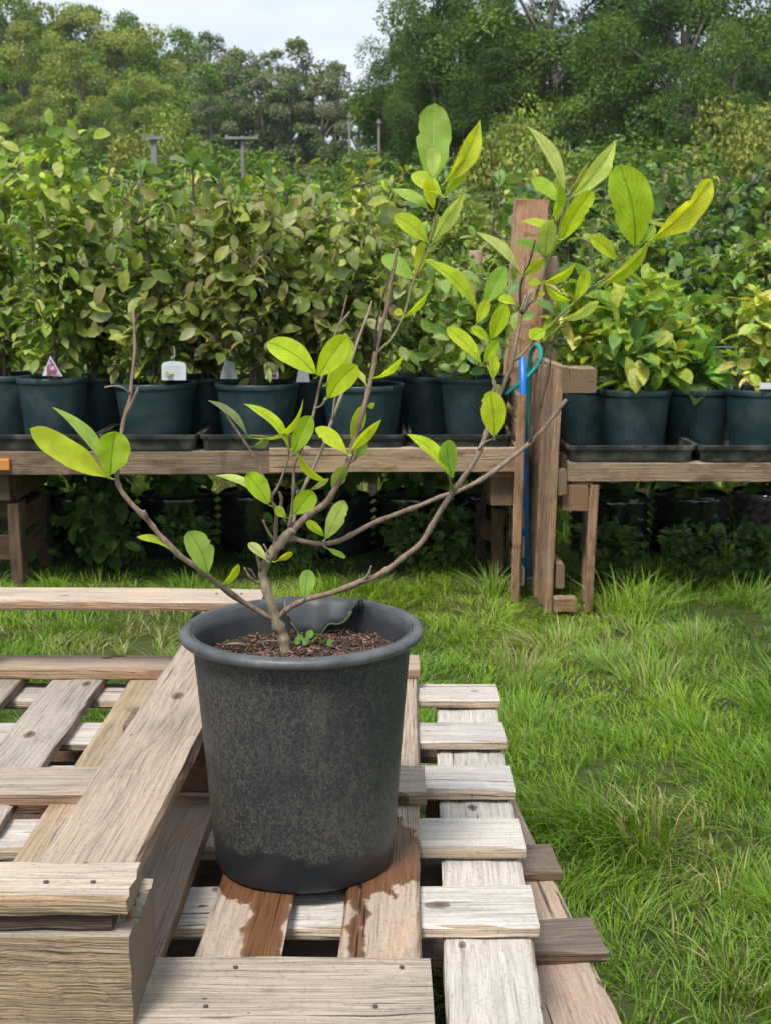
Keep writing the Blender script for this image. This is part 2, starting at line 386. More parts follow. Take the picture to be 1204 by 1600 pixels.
# upturned pallet under the pot
p2 = empty('pallet', (-0.3, 1.9, 0.375))
tag(p2, 'upturned weathered pallet carrying the black pot, with wet stained planks', 'pallet', 'stacked pallets')
z2 = 0.395
for xc, w, c, m, k in ((-0.008, 0.099, (0.50, 0.40, 0.315), WETWOOD, 0.022), (-0.179, 0.104, (0.49, 0.40, 0.32), WETWOOD, 0.03), (-0.322, 0.105, (0.36, 0.29, 0.23), WOOD, 0.02),
                       (-0.468, 0.105, TAN, WOOD, 0.004), (-0.634, 0.104, (0.47, 0.42, 0.37), WOOD, 0.012), (-0.795, 0.1, GREY, WOOD, 0.01), (-0.955, 0.1, GREY, WOOD, 0.01)):
    board(p2, (along(xc, 1.235, k=k), 1.235, z2), (along(xc, 2.565, k=k), 2.565, z2), w, 0.0205, c, m)
zc = z2+0.0215
for (yb, yf, xr, c) in ((1.376, 1.222, 0.052, (0.47, 0.40, 0.325)), (1.962, 1.857, 0.063, (0.45, 0.37, 0.30)), (2.583, 2.478, 0.069, (0.45, 0.35, 0.27))):
    y = (yb+yf)/2
    board(p2, (xr-1.15, y, zc), (xr, y, zc), yb-yf, 0.021, c, rag=0.0016)

# broken pallet on top at the left
p3 = empty('pallet', (-0.4, 1.9, 0.4165))
tag(p3, 'broken pallet on top of the stack at left, with a wide plank', 'pallet', 'stacked pallets')
zb = 0.522
wide = (along(-0.341, 1.30, 1.364, 0.031), 1.30, zb+0.0205), (along(-0.341, 2.56, 1.364, 0.031), 2.56, zb+0.0205)
board(p3, wide[0], wide[1], 0.118, 0.0205, (0.47, 0.375, 0.30), rag=0.002, label='wide weathered plank with a big swirling knot')
board(p3, (-1.30, 1.274, zb+0.0425), (-0.268, 1.274, zb+0.0425), 0.085, 0.021, (0.54, 0.46, 0.37), endrag=0.0018, rag=0.0022, label='front board with a splintered right end')
board(p3, (-1.45, 2.525, zb+0.0425), (-0.245, 2.505, zb+0.0425), 0.096, 0.021, (0.55, 0.45, 0.36))
board(p3, (-0.62, 1.264, zb+0.0205), (-0.286, 1.264, zb+0.0205), 0.046, 0.0195, (0.10, 0.085, 0.075), rag=0.0022)
board(p3, (-0.92, 1.31, zb+0.0205), (-0.87, 2.56, zb+0.0205), 0.10, 0.0205, GREY)
def corner_block():
    """big corner block, its top right edge split away in splinters"""
    rng = random.Random(4); m = MB(); x0, x1, y0, y1, z0, z1 = -0.46, -0.267, 1.232, 1.374, 0.417, zb-0.0015
    nx, ny = 14, 10; top = {}
    for i in range(nx+1):
        for j in range(ny+1):
            x = x0+(x1-x0)*i/nx; y = y0+(y1-y0)*j/ny; u = (x-x1)/0.03
            drop = 0.0
            if x > x1-0.016 and j > 2: drop = 0.010*abs(math.sin(j*1.9))+rng.uniform(0.0, 0.005)
            top[i, j] = len(m.v); m.v.append((x, y, z1-drop-0.0))
    for i in range(nx):
        for j in range(ny): m.f.append((top[i, j], top[i+1, j], top[i+1, j+1], top[i, j+1]))
    bot = {}
    rim = [(i, 0) for i in range(nx)] + [(nx, j) for j in range(ny)] + [(i, ny) for i in range(nx, 0, -1)] + [(0, j) for j in range(ny, 0, -1)]
    rows = 5; prev = [top[r] for r in rim]
    for q in range(1, rows+1):
        cur = []
        for r in rim:
            x, y, z = m.v[top[r]]; zz = z+(z0-z)*q/rows
            cur.append(len(m.v)); m.v.append((x+rng.uniform(-1, 1)*0.0012, y+rng.uniform(-1, 1)*0.0012, zz))
        for a in range(len(rim)):
            b = (a+1) % len(rim); m.f.append((prev[a], cur[a], cur[b], prev[b]))
        prev = cur
    m.f.append(tuple(prev[::-1]))
    c = Vector(((x0+x1)/2, (y0+y1)/2, z0)); m.v = [(v[0]-c.x, v[1]-c.y, v[2]-c.z) for v in m.v]
    o = m.build('block', WOOD); o.color = (0.43, 0.37, 0.30, 1)
    o.parent = p3; o.matrix_parent_inverse = Matrix.Translation(p3.location).inverted(); o.location = c
    o['label'] = 'split corner block with splinters'
    # splinters standing along the broken arris
    for k in range(5):
        s = MB(); y = rng.uniform(y0+0.03, y1-0.004); h = rng.uniform(0.012, 0.035); x = x1-rng.uniform(0.009, 0.018); w = rng.uniform(0.002, 0.004)
        zt = z1-0.004
        s.v = [(x-w, y-w, zt-0.02), (x+w, y-w, zt-0.02), (x+w, y+w, zt-0.02), (x-w, y+w, zt-0.02), (x+rng.uniform(-.002, .004), y+rng.uniform(-.004, .004), zt+h*0.7)]
        s.f = [(0, 1, 4), (1, 2, 4), (2, 3, 4), (3, 0, 4), (3, 2, 1, 0)]
        so_ = s.build('splinter', WOOD, p3); so_.color = (0.52, 0.38, 0.24, 1)
corner_block()
block(p3, -0.40, -0.262, 1.86, 1.955, 0.417, zb-0.001, (0.20, 0.15, 0.12)); block(p3, -0.39, -0.25, 2.455, 2.55, 0.417, zb-0.001, BROWN)
for y in (1.30, 1.91, 2.50): block(p3, -0.97, -0.83, y-0.05, y+0.045, 0.417, zb-0.001, BROWN)
# nail heads
def nails():
    k = NT('rusty_nail'); k.base((0.10, 0.07, 0.055)); k.rough(0.6); k.b.inputs['Metallic'].default_value = 0.4
    me = MB(); me.lathe([(0.0005, 0.0012), (0.0028, 0.001), (0.0031, 0.0)], 0, 0, 8); me = me.mesh('nail', k.m)
    rng = random.Random(8)
    spots = []
    for x in (0.0, -0.18): 
        for y in (1.25, 1.33): spots.append((p2, x+rng.uniform(-.02, .02), y+0.02, zc))
    for x in (-0.31, -0.36): spots.append((p3, x, 1.265, zb+0.0425)); spots.append((p3, x+0.02, 2.51, zb+0.0425))
    for p, x, y, z in spots:
        o = link('nail', me, p); o.location = (x, y, z+0.0008); 
nails()

# ------------------------------------------------------------------ the black pot
POTX, POTY = -0.1135, 1.690
def pot_material():
    k = NT('grazed_black_plastic'); p = k.coord('Object'); s = k.n('SeparateXYZ'); k.l(p, s.inputs[0])
    dn = k.noise(p, 55, 2); 
    # worm-like grazing trails: contour lines of fine noise
    def worm(scale, width, stretch=(1, 1, 1)):
        n = k.noise(k.mapping(p, stretch), scale, 2.0, 0.5, 0.9)
        return k.ramp(k.math('ABSOLUTE', k.math('SUBTRACT', n, 0.5)), [(0.0, 1.0), (width, 0.0)])
    w = k.math('MAXIMUM', worm(125, 0.05), k.math('MULTIPLY', worm(95, 0.034, (1, 1, 0.35)), 0.8))
    big = k.noise(p, 7, 4, 0.6); mid = k.noise(p, 28, 3)
    patch = k.ramp(k.math('ADD', big, k.math('MULTIPLY', k.math('SUBTRACT', mid, 0.5), 0.35)), [(0.28, 0.35), (0.48, 1.0)])
    zf = k.n('MapRange'); zf.inputs[1].default_value = 0.046; zf.inputs[2].default_value = 0.058; k.l(k.math('ADD', s.outputs[2], k.math('ADD', k.math('MULTIPLY', k.math('SUBTRACT', big, 0.5), 0.07), k.math('MULTIPLY', k.math('SUBTRACT', mid, 0.5), 0.02))), zf.inputs[0])
    body = k.math('MULTIPLY', zf.outputs[0], k.math('LESS_THAN', s.outputs[2], 0.318))
    inside = k.math('GREATER_THAN', s.outputs[2], 0.0)
    m = k.math('MULTIPLY', k.math('MULTIPLY', w, patch), body)
    film = k.math('MULTIPLY', body, k.ramp(mid, [(0.3, 0.16), (0.75, 0.34)]))
    c = k.mix(film, (0.014, 0.0165, 0.020), (0.050, 0.052, 0.053))
    c = k.mix(k.math('MULTIPLY', m, 0.36), c, (0.20, 0.182, 0.15))
    st = k.ramp(k.noise(k.mapping(p, (9, 9, 1.5)), 2.2, 4, 0.65), [(0.60, 0.0), (0.78, 0.3)])
    c = k.mix(k.math('MULTIPLY', st, body), c, (0.10, 0.085, 0.06))
    fine = k.noise(p, 260, 3, 0.7)
    c = k.mix(k.math('MULTIPLY', k.ramp(fine, [(0.68, 0.0), (0.74, 0.6)]), body), c, (0.33, 0.31, 0.27))
    k.base(c); k.rough(k.math('ADD', 0.36, k.math('MULTIPLY', body, 0.16))); k.bump(k.math('ADD', mid, k.math('MULTIPLY', m, 0.4)), 0.12, 0.002)
    k.b.inputs['Specular IOR Level'].default_value = 0.45
    return k.m
def rim_material():
    k = NT('pot_rim_plastic'); p = k.coord('Object'); n = k.noise(p, 20, 5, 0.7); f = k.noise(p, 130, 3, 0.7)
    c = k.mix(k.ramp(n, [(0.36, 0.0), (0.62, 0.8)]), (0.045, 0.049, 0.056), (0.12, 0.12, 0.12)); c = k.mix(k.ramp(f, [(0.64, 0.0), (0.74, 0.55)]), c, (0.22, 0.20, 0.17))
    k.base(c); k.rough(k.math('ADD', 0.33, k.math('MULTIPLY', n, 0.3))); k.bump(f, 0.2, 0.001); return k.m
def build_pot():
    root = empty('plant_pot', (POTX, POTY, z2)); H = 0.336
    tag(root, 'large black plastic pot with grazed grey marks standing on the pallets', 'pot')
    R = NT; pm = pot_material(); rm = rim_material()
    def wob(r, z, a): return r*(1+0.006*math.sin(2*a+0.6)+0.003*math.sin(5*a+z*9)), z
    wall = MB(); wall.lathe([(0.0, 0.004), (0.117, 0.004), (0.1215, 0.0008), (0.1238, 0.002), (0.1248, 0.006), (0.1264, 0.03), (0.1325, 0.12), (0.1395, 0.215), (0.1465, 0.305), (0.1478, 0.322)], 0, 0, 96, wob)
    o = wall.build('wall', pm, None, True); o.parent = root
    inner = MB(); inner.lathe([(0.152, 0.331), (0.1462, 0.329), (0.1440, 0.31), (0.1415, 0.27), (0.139, 0.235)], 0, 0, 96, wob)
    im = NT('pot_inner_plastic'); p = im.coord('Object'); n = im.noise(p, 30, 4)
    im.base(im.mix(im.ramp(n, [(0.4, 0.0), (0.8, 0.5)]), (0.040, 0.042, 0.048), (0.09, 0.088, 0.085))); im.rough(0.45); im.bump(n, 0.15, 0.002)
    o = inner.build('inner_wall', im.m, None, True); o.parent = root
    rim = MB(); prof = []
    for k in range(13):
        a = math.radians(-100+k*24); prof.append((0.1565+0.0085*math.cos(a)*(-1 if False else 1), 0.3265+0.0075*math.sin(a)))
    prof += [(0.1478, 0.333), (0.1468, 0.327)]
    rim.lathe([(0.1472, 0.316), (0.1520, 0.3185)]+prof, 0, 0, 96, wob)
    o = rim.build('rim', rm, None, True); o.parent = root
    # torn strip of the back wall folded inwards
    fl = MB(); n = 26; a0, a1 = math.radians(106), math.radians(57); low = [0.018, 0.022, 0.028, 0.034, 0.040, 0.044, 0.046, 0.046, 0.045, 0.047, 0.050, 0.052, 0.051, 0.047, 0.042, 0.036, 0.032, 0.030, 0.030, 0.031, 0.030, 0.028, 0.026, 0.022, 0.018, 0.010]
    for k in range(n):
        a = a0+(a1-a0)*k/(n-1); rr = 0.1395-0.002*math.sin(k*0.5)
        for q in range(5):
            t = q/4; r = rr-0.022*t; z = 0.338-low[k]*t*1.05
            fl.v.append((r*math.cos(a), r*math.sin(a), z))
    for k in range(n-1):
        for q in range(4): fl.f.append((k*5+q, k*5+q+1, (k+1)*5+q+1, (k+1)*5+q))
    fm = NT('flap_plastic'); fm.base(fm.mix(fm.ramp(fm.noise(fm.coord('Object'), 40, 4), [(0.4, 0.0), (0.8, 0.6)]), (0.066, 0.069, 0.076), (0.12, 0.12, 0.12))); fm.rough(0.5)
    o = fl.build('torn_flap', fm.m, None, True); o.parent = root; o['label'] = 'torn piece of wall folded over inside the back rim'
    s = o.modifiers.new('t', 'SOLIDIFY'); s.thickness = 0.0022; s.offset = 1
    alg = NT('green_algae'); alg.base((0.20, 0.23, 0.10)); alg.rough(0.8)
    e = MB(); pts = []
    for k in range(2, n):
        a = a0+(a1-a0)*k/(n-1); r = 0.1395-0.002*math.sin(k*0.5)-0.0225; pts.append((r*math.cos(a), r*math.sin(a), 0.337-low[k]*1.05))
    e.tube(pts, [0.0006+0.0006*abs(math.sin(k*1.3))+0.0010*(k/len(pts)) for k in range(len(pts))], 6); o2 = e.build('algae_edge', alg.m, None, True); o2.parent = o
    # rolled edge of the flap
    rl = MB(); a = a1; pts = [(0.1425*math.cos(a), 0.1425*math.sin(a), 0.339), (0.141*math.cos(a-.012), 0.141*math.sin(a-.012), 0.330), (0.137*math.cos(a-.01), 0.137*math.sin(a-.01), 0.322)]
    dk = NT('black_fold'); dk.base((0.01, 0.01, 0.011)); dk.rough(0.5)
    rl.tube(pts, [0.0045, 0.004, 0.002], 8); o3 = rl.build('rolled_edge', dk.m, None, True); o3.parent = o
    return root
build_pot()
SOILZ = 0.682
def build_soil():
    root = empty('potting_compost', (POTX, POTY, SOILZ)); tag(root, 'brown bark compost with chips filling the black pot', 'compost')
    rng = np.random.default_rng(5); m = MB(); n = 40; rings = 12
    m.v.append((0, 0, 0))
    hz = lambda x, y: 0.012*math.exp(-((x-0.06)**2+(y-0.03)**2)/0.004)+0.003*math.sin(x*90)*math.cos(y*80)
    for r in range(1, rings+1):
        for j in range(n):
            a = 2*math.pi*j/n; R_ = 0.1395*r/rings; x, y = R_*math.cos(a), R_*math.sin(a); m.v.append((x, y, hz(x, y)+rng.normal(0, 0.0015)))
    for j in range(n): m.f.append((0, 1+j, 1+(j+1) % n))
    for r in range(rings-1):
        for j in range(n): m.f.append((1+r*n+j, 1+(r+1)*n+j, 1+(r+1)*n+(j+1) % n, 1+r*n+(j+1) % n))
    k = NT('compost'); nn = k.noise(k.coord('Object'), 160, 5, 0.7)
    k.base(k.ramp(nn, [(0.3, (0.020, 0.012, 0.008)), (0.6, (0.055, 0.032, 0.022)), (0.8, (0.12, 0.075, 0.05))])); k.rough(0.9); k.bump(nn, 0.9, 0.005)
    o = m.build('soil', k.m, None, True); o.parent = root
    V = []; F = []; C = []
    for i in range(1700):
        a = rng.uniform(0, 2*math.pi); r = 0.136*math.sqrt(rng.uniform()); x, y = r*math.cos(a), r*math.sin(a)
        L, W, T = rng.uniform(0.002, 0.006)*rng.choice([1, 1, 1, 2.6]), rng.uniform(0.001, 0.004), rng.uniform(0.0008, 0.002)
        d = Matrix.Rotation(rng.uniform(0, 6.28), 3, 'Z') @ Matrix.Rotation(rng.normal(0, 0.35), 3, 'Y') @ Matrix.Rotation(rng.normal(0, 0.5), 3, 'X')
        c = [(0.16, 0.075, 0.05), (0.09, 0.045, 0.03), (0.05, 0.03, 0.02), (0.22, 0.13, 0.085), (0.30, 0.20, 0.13)][rng.choice(5, p=[.3, .3, .22, .13, .05])]
        i0 = len(V)
        for sx, sy, sz in ((-1, -1, -1), (1, -.7, -1), (1, .8, -1), (-1, 1, -1), (-.9, -.9, 1), (.9, -.6, 1), (.8, .8, 1), (-1, .9, 1)):
            p = d @ Vector((sx*L/2, sy*W/2, sz*T/2)); V.append((x+p.x, y+p.y, hz(x, y)+0.002+p.z)); C.append(c)
        for q in ((3, 2, 1, 0), (4, 5, 6, 7), (0, 1, 5, 4), (1, 2, 6, 5), (2, 3, 7, 6), (3, 0, 4, 7)): F.append([i0+t for t in q])
    k = NT('bark_chip'); k.base(k.n('Attribute', attribute_name='Col').outputs['Color']); k.rough(0.85)
    o = link('bark_chips', np_mesh('bark_chips', V, F, C, k.m)); o.parent = root; o['kind'] = 'stuff'
build_soil()

# ------------------------------------------------------------------ the young shrub: branches and leaves
def stem_material(name, c1, c2):
    k = NT(name); p = k.coord('Object')
    n1 = k.noise(k.mapping(p, (1, 1, 0.4)), 130, 4, 0.65); n2 = k.noise(p, 420, 2); n3 = k.noise(p, 22, 3)
    c = k.mix(k.ramp(n1, [(0.35, 0.0), (0.65, 1.0)]), c1, c2); c = k.mix(k.ramp(n2, [(0.62, 0.0), (0.70, 0.55)]), c, (0.34, 0.27, 0.2))
    c = k.mix(k.ramp(n3, [(0.5, 0.0), (0.75, 0.4)]), c, (0.16, 0.16, 0.10)); c = k.mix(k.ramp(n1, [(0.28, 0.7), (0.36, 0.0)]), c, (0.05, 0.03, 0.02))
    k.base(c); k.rough(0.75); k.bump(n1, 0.5, 0.0015); return k.m
BARK = stem_material('shrub_bark', (0.17, 0.125, 0.08), (0.33, 0.26, 0.175))
TWIG = stem_material('shrub_twig', (0.14, 0.085, 0.06), (0.27, 0.19, 0.14))
GREENTWIG = stem_material('shrub_green_twig', (0.13, 0.115, 0.045), (0.20, 0.18, 0.08))
DEADTWIG = stem_material('shrub_dead_twig', (0.018, 0.012, 0.010), (0.045, 0.03, 0.022))
GREYTWIG = stem_material('shrub_grey_twig', (0.20, 0.155, 0.12), (0.34, 0.27, 0.22))
SHRUB = empty('young_shrub', PZ(446, 1020, SOILZ)); tag(SHRUB, 'sparse young shrub with bright lime leaves growing in the black pot', 'shrub')
rngS = random.Random(12)
def branch(pts, mat=BARK, name='branch', sub=4, bump=0.06):
    """pts: (px, py, Y, radius px)"""
    q = spline(pts, sub); P = []; Rr = []
    for k, (x, y, Y, r) in enumerate(q):
        p = PY(x, y, Y); P.append(p); node = 1+0.32*max(0, math.sin(k*1.7+x))**8
        Rr.append(max(r, 0.7)*node*Y/FPX*0.94)
    m = MB(); m.tube(P, Rr, 8, True, bump, rngS); return m.build(name, mat, SHRUB, True)
Y0 = SHRUB.location.y
branch([(447, 1032, Y0, 10.5), (445, 1012, Y0, 9.6), (441, 992, Y0, 9.2), (433, 972, Y0-.004, 9.5), (422, 940, Y0-.01, 7.9), (414, 912, Y0-.01, 7.6), (411, 893, Y0-.012, 8.2), (421, 872, Y0-.014, 8.6), (432, 855, Y0-.016, 8.6), (447, 838, Y0-.016, 8.4), (459, 826, Y0-.016, 7)], BARK, 'trunk', bump=0.09)
branch([(434, 970, 1.715, 6), (418, 963, 1.705, 5), (398, 951, 1.70, 4.6), (376, 938, 1.69, 4.7), (344, 915, 1.67, 4.6), (306, 885, 1.655, 4.5), (281, 868, 1.645, 4.4), (250, 836, 1.64, 4.3), (229, 810, 1.635, 4.6), (201, 782, 1.63, 4.2), (185, 757, 1.63, 4.0), (184, 737, 1.63, 3.2), (189, 684, 1.635, 3.2), (194, 656, 1.64, 3.6), (203, 624, 1.64, 3.1), (206, 593, 1.645, 2.8), (211, 547, 1.65, 2.6), (210, 516, 1.655, 2.3), (209, 484, 1.66, 2.0)], TWIG)
branch([(196, 650, 1.64, 2.4), (206, 630, 1.635, 2.4), (214, 613, 1.63, 2.6), (216, 604, 1.63, 1.4)], TWIG)
branch([(203, 614, 1.64, 1.8), (192, 606, 1.63, 1.5), (180, 603, 1.625, 1.4), (164, 605, 1.62, 1.6)], GREYTWIG)
branch([(231, 812, 1.635, 3.6), (227, 804, 1.628, 3.6), (225, 798, 1.625, 2.6)], TWIG)
branch([(376, 938, 1.69, 2.4), (358, 922, 1.685, 1.8), (352, 912, 1.68, 1.3)], GREYTWIG)
branch([(430, 972, 1.715, 6), (436, 966, 1.71, 5.2), (447, 954, 1.70, 4.8), (475, 938, 1.685, 4.6), (519, 926, 1.67, 4.9), (564, 909, 1.655, 5.0), (584, 902, 1.65, 5.4), (609, 887, 1.645, 4.9), (634, 867, 1.64, 4.6), (659, 846, 1.635, 4.4), (686, 800, 1.63, 4.6), (713, 760, 1.625, 4.6), (739, 723, 1.625, 4.4), (753, 693, 1.63, 4.2), (763, 662, 1.635, 3.6), (776, 626, 1.64, 3.4), (787, 598, 1.645, 3.4), (798, 571, 1.645, 3.4), (806, 529, 1.65, 3.2), (813, 491, 1.655, 3.4), (818, 470, 1.655, 3.0)], TWIG)
branch([(814, 492, 1.655, 3), (811, 460, 1.65, 2.1), (815, 436, 1.65, 2.0), (827, 407, 1.648, 1.6), (835, 375, 1.645, 1.2)], DEADTWIG)
branch([(815, 490, 1.655, 3), (824, 476, 1.66, 2.6), (835, 466, 1.66, 2.4), (843, 441, 1.665, 2.2), (854, 409, 1.67, 2.1), (868, 385, 1.675, 2.1), (876, 343, 1.68, 1.9), (882, 312, 1.685, 2.2)], GREENTWIG)
for a, b in (((816, 488), (826, 455)), ((818, 484), (831, 452)), ((813, 486), (820, 461))): branch([(*a, 1.652, 2.6), (*b, 1.648, 2.0)], GREYTWIG)
branch([(801, 562, 1.645, 3.6), (811, 557, 1.65, 3.0), (827, 539, 1.66, 2.6), (855, 513, 1.675, 2.4), (876, 491, 1.685, 2.3), (905, 465, 1.70, 2.2), (934, 443, 1.71, 2.2), (966, 421, 1.72, 1.9), (1001, 388, 1.73, 1.8)], GREENTWIG)
branch([(762, 660, 1.635, 2.6), (772, 605, 1.632, 2.8), (766, 585, 1.63, 2.0), (757, 550, 1.625, 1.7), (751, 525, 1.622, 1.7), (748, 497, 1.62, 1.6)], GREYTWIG)
branch([(747, 702, 1.625, 2.0), (758, 690, 1.615, 1.6), (769, 686, 1.61, 1.5), (772, 678, 1.608, 1.2)], GREYTWIG)
branch([(709, 766, 1.62, 1.8), (703, 755, 1.612, 1.6), (701, 742, 1.608, 1.6)], GREENTWIG)
branch([(568, 906, 1.652, 2.6), (576, 897, 1.645, 2.0), (580, 884, 1.64, 1.0)], GREYTWIG)
branch([(450, 843, 1.70, 6), (460, 842, 1.705, 4.6), (475, 846, 1.71, 4.4), (504, 850, 1.725, 4.6), (530, 845, 1.74, 4.6), (554, 833, 1.755, 4.5), (584, 817, 1.77, 4.2), (624, 801, 1.785, 4.0), (659, 788, 1.80, 3.9), (690, 775, 1.81, 3.8), (713, 768, 1.82, 3.8), (750, 750, 1.83, 3.7), (792, 720, 1.845, 3.6), (822, 696, 1.855, 4.0), (846, 672, 1.86, 3.2), (867, 646, 1.865, 3.1), (884, 624, 1.87, 2.6)], TWIG)
branch([(824, 694, 1.855, 2.2), (831, 678, 1.85, 1.7), (843, 635, 1.845, 1.6), (856, 587, 1.84, 1.5), (861, 545, 1.84, 1.5), (869, 517, 1.84, 1.3), (881, 510, 1.84, 1.0)], DEADTWIG)
branch([(452, 832, 1.70, 7), (463, 822, 1.70, 6.6), (485, 803, 1.695, 5.8), (507, 788, 1.69, 5.8), (520, 770, 1.685, 4.8), (535, 742, 1.68, 4.4), (545, 720, 1.68, 4.4), (555, 687, 1.68, 4.2), (565, 650, 1.68, 4.0), (575, 612, 1.685, 3.8), (584, 572, 1.69, 3.8), (588, 545, 1.69, 4.2), (597, 510, 1.695, 3.2), (603, 485, 1.70, 3.2), (610, 444, 1.70, 3.0), (616, 412, 1.70, 2.5), (620, 388, 1.70, 2.2)], TWIG)
branch([(586, 548, 1.688, 2), (588, 512, 1.685, 1.7), (594, 480, 1.685, 1.6), (601, 455, 1.685, 1.6), (612, 420, 1.692, 1.4)], DEADTWIG)
branch([(588, 550, 1.69, 3), (594, 546, 1.692, 2.4), (611, 529, 1.70, 2.1), (624, 506, 1.705, 2.0), (634, 480, 1.71, 2.0), (644, 442, 1.715, 2.0), (662, 396, 1.72, 1.9), (673, 367, 1.725, 1.8), (680, 334, 1.73, 1.7), (691, 306, 1.73, 1.5)], GREENTWIG)
branch([(452, 822, 1.695, 3.6), (456, 800, 1.69, 2.7), (459, 762, 1.68, 2.6), (460, 727, 1.675, 2.6), (472, 700, 1.67, 2.6), (485, 665, 1.67, 2.6), (494, 630, 1.67, 2.4), (500, 600, 1.67, 2.2), (508, 575, 1.675, 1.6), (524, 522, 1.68, 1.5), (533, 500, 1.68, 1.4), (542, 461, 1.68, 1.1)], TWIG)
branch([(529, 510, 1.68, 1.2), (536, 500, 1.675, 1.6), (544, 491, 1.672, 1.8), (546, 487, 1.67, 1.2)], GREYTWIG)
branch([(458, 818, 1.705, 3.4), (464, 790, 1.715, 3.2), (475, 762, 1.72, 3.1), (487, 737, 1.725, 2.9), (505, 697, 1.73, 2.8), (516, 665, 1.735, 3.0), (525, 640, 1.74, 2.7), (540, 600, 1.745, 2.4), (552, 555, 1.75, 2.3), (565, 517, 1.755, 2.1), (577, 485, 1.76, 1.8), (581, 470, 1.76, 1.2)], GREYTWIG)
branch([(520, 655, 1.735, 2.4), (522, 632, 1.73, 1.8), (525, 607, 1.728, 1.7)], GREYTWIG)
branch([(428, 862, 1.70, 4), (430, 845, 1.695, 3.6), (432, 803, 1.685, 3.2), (428, 790, 1.68, 2.6), (425, 777, 1.68, 2.4), (437, 755, 1.675, 2.0), (450, 717, 1.67, 1.8), (453, 687, 1.67, 1.3)], TWIG)
branch([(447, 816, 1.695, 2.6), (438, 802, 1.69, 2.3), (425, 783, 1.68, 2.4), (424, 775, 1.678, 2.3), (412, 745, 1.67, 2.1), (395, 710, 1.665, 2.0), (380, 687, 1.66, 2.1), (362, 660, 1.655, 2.2), (350, 642, 1.65, 1.9)], TWIG)
branch([(438, 793, 1.688, 2.8), (440, 780, 1.684, 2.8), (436, 768, 1.68, 2.2)], TWIG)
branch([(428, 842, 1.70, 2.8), (420, 832, 1.695, 2.2), (411, 812, 1.69, 1.7)], GREYTWIG)
branch([(408, 893, 1.70, 3.4), (406, 885, 1.695, 3.4), (402, 868, 1.69, 3.0)], TWIG)
branch([(410, 912, 1.705, 2.6), (398, 908, 1.70, 2.4), (390, 901, 1.695, 2.2), (382, 887, 1.69, 1.8)], TWIG)
branch([(400, 905, 1.70, 2.2), (394, 893, 1.705, 2.0), (388, 888, 1.71, 2.0)], DEADTWIG)
branch([(422, 872, 1.70, 2.4), (418, 862, 1.69, 1.6), (412, 850, 1.685, 1.2)], GREYTWIG)
branch([(510, 620, 1.665, 1.5), (503, 633, 1.665, 1.4), (492, 638, 1.668, 1.6)], GREENTWIG)
branch([(549, 722, 1.672, 1.8), (556, 718, 1.665, 1.5), (558, 712, 1.662, 1.0)], GREENTWIG)

def shrub_leaf_material():
    k = NT('lime_leaf'); oi = k.n('ObjectInfo'); uv = k.coord('UV'); s = k.n('SeparateXYZ'); k.l(uv, s.inputs[0])
    u = k.math('SUBTRACT', s.outputs[0], 0.5); au = k.math('ABSOLUTE', u); v = s.outputs[1]
    mid = k.ramp(au, [(0.012, 1.0), (0.035, 0.0)])
    ph = k.math('SUBTRACT', k.math('MULTIPLY', v, 8.5), k.math('MULTIPLY', au, 7.5))
    lat = k.ramp(k.math('ABSOLUTE', k.math('SUBTRACT', k.math('FRACT', ph), 0.5)), [(0.02, 1.0), (0.09, 0.0)])
    lat = k.math('MULTIPLY', lat, k.ramp(au, [(0.30, 1.0), (0.46, 0.0)]))
    vor = k.n('TexVoronoi', feature='DISTANCE_TO_EDGE'); vor.inputs['Scale'].default_value = 26
    k.l(k.mapping(uv, (0.6, 1, 1)), vor.inputs['Vector'])
    net = k.ramp(vor.outputs['Distance'], [(0.0, 1.0), (0.10, 0.0)])
    n = k.noise(k.coord('Object'), 45, 3); n2 = k.noise(k.coord('Object'), 140, 3)
    c = oi.outputs['Color']
    c = k.mix(1.0, c, k.ramp(n, [(0.3, 0.80), (0.7, 1.15)]), 'MULTIPLY')
    edge = k.ramp(au, [(0.40, 0.0), (0.49, 0.30)])
    c = k.mix(edge, c, (0.42, 0.46, 0.06))
    c = k.mix(k.ramp(n2, [(0.66, 0.0), (0.76, 0.22)]), c, (0.30, 0.27, 0.05))
    veins = k.math('MAXIMUM', mid, k.math('MAXIMUM', k.math('MULTIPLY', lat, 0.62), k.math('MULTIPLY', net, 0.26)))
    dark = k.mix(1.0, c, (0.50, 0.62, 0.6), 'MULTIPLY'); light = k.mix(0.5, c, (0.45, 0.52, 0.18))
    g = k.n('NewGeometry')
    vc = k.mix(k.math('GREATER_THAN', oi.outputs['Random'], 0.78), dark, light)
    c2 = k.mix(veins, c, vc)
    spot = k.ramp(k.noise(k.coord('Object'), 210, 2), [(0.70, 0.0), (0.74, 0.6)])
    c2 = k.mix(k.math('MULTIPLY', spot, k.math('GREATER_THAN', n, 0.5)), c2, (0.20, 0.14, 0.03))
    k.base(c2); k.rough(k.math('ADD', 0.28, k.math('MULTIPLY', n, 0.22))); k.b.inputs['Specular IOR Level'].default_value = 0.45
    h = k.math('ADD', k.math('MULTIPLY', veins, -1.0), k.math('MULTIPLY', n2, 0.4)); k.bump(h, 0.6, 0.0016)
    tr = k.n('BsdfTranslucent'); k.l(k.mix(1.0, c2, (1.6, 1.55, 0.45), 'MULTIPLY'), tr.inputs[0])
    mx = k.n('MixShader'); mx.inputs[0].default_value = 0.42
    k.l(k.b.outputs[0], mx.inputs[1]); k.l(tr.outputs[0], mx.inputs[2]); k.l(mx.outputs[0], k.out.inputs[0]); return k.m
LEAFM = shrub_leaf_material()
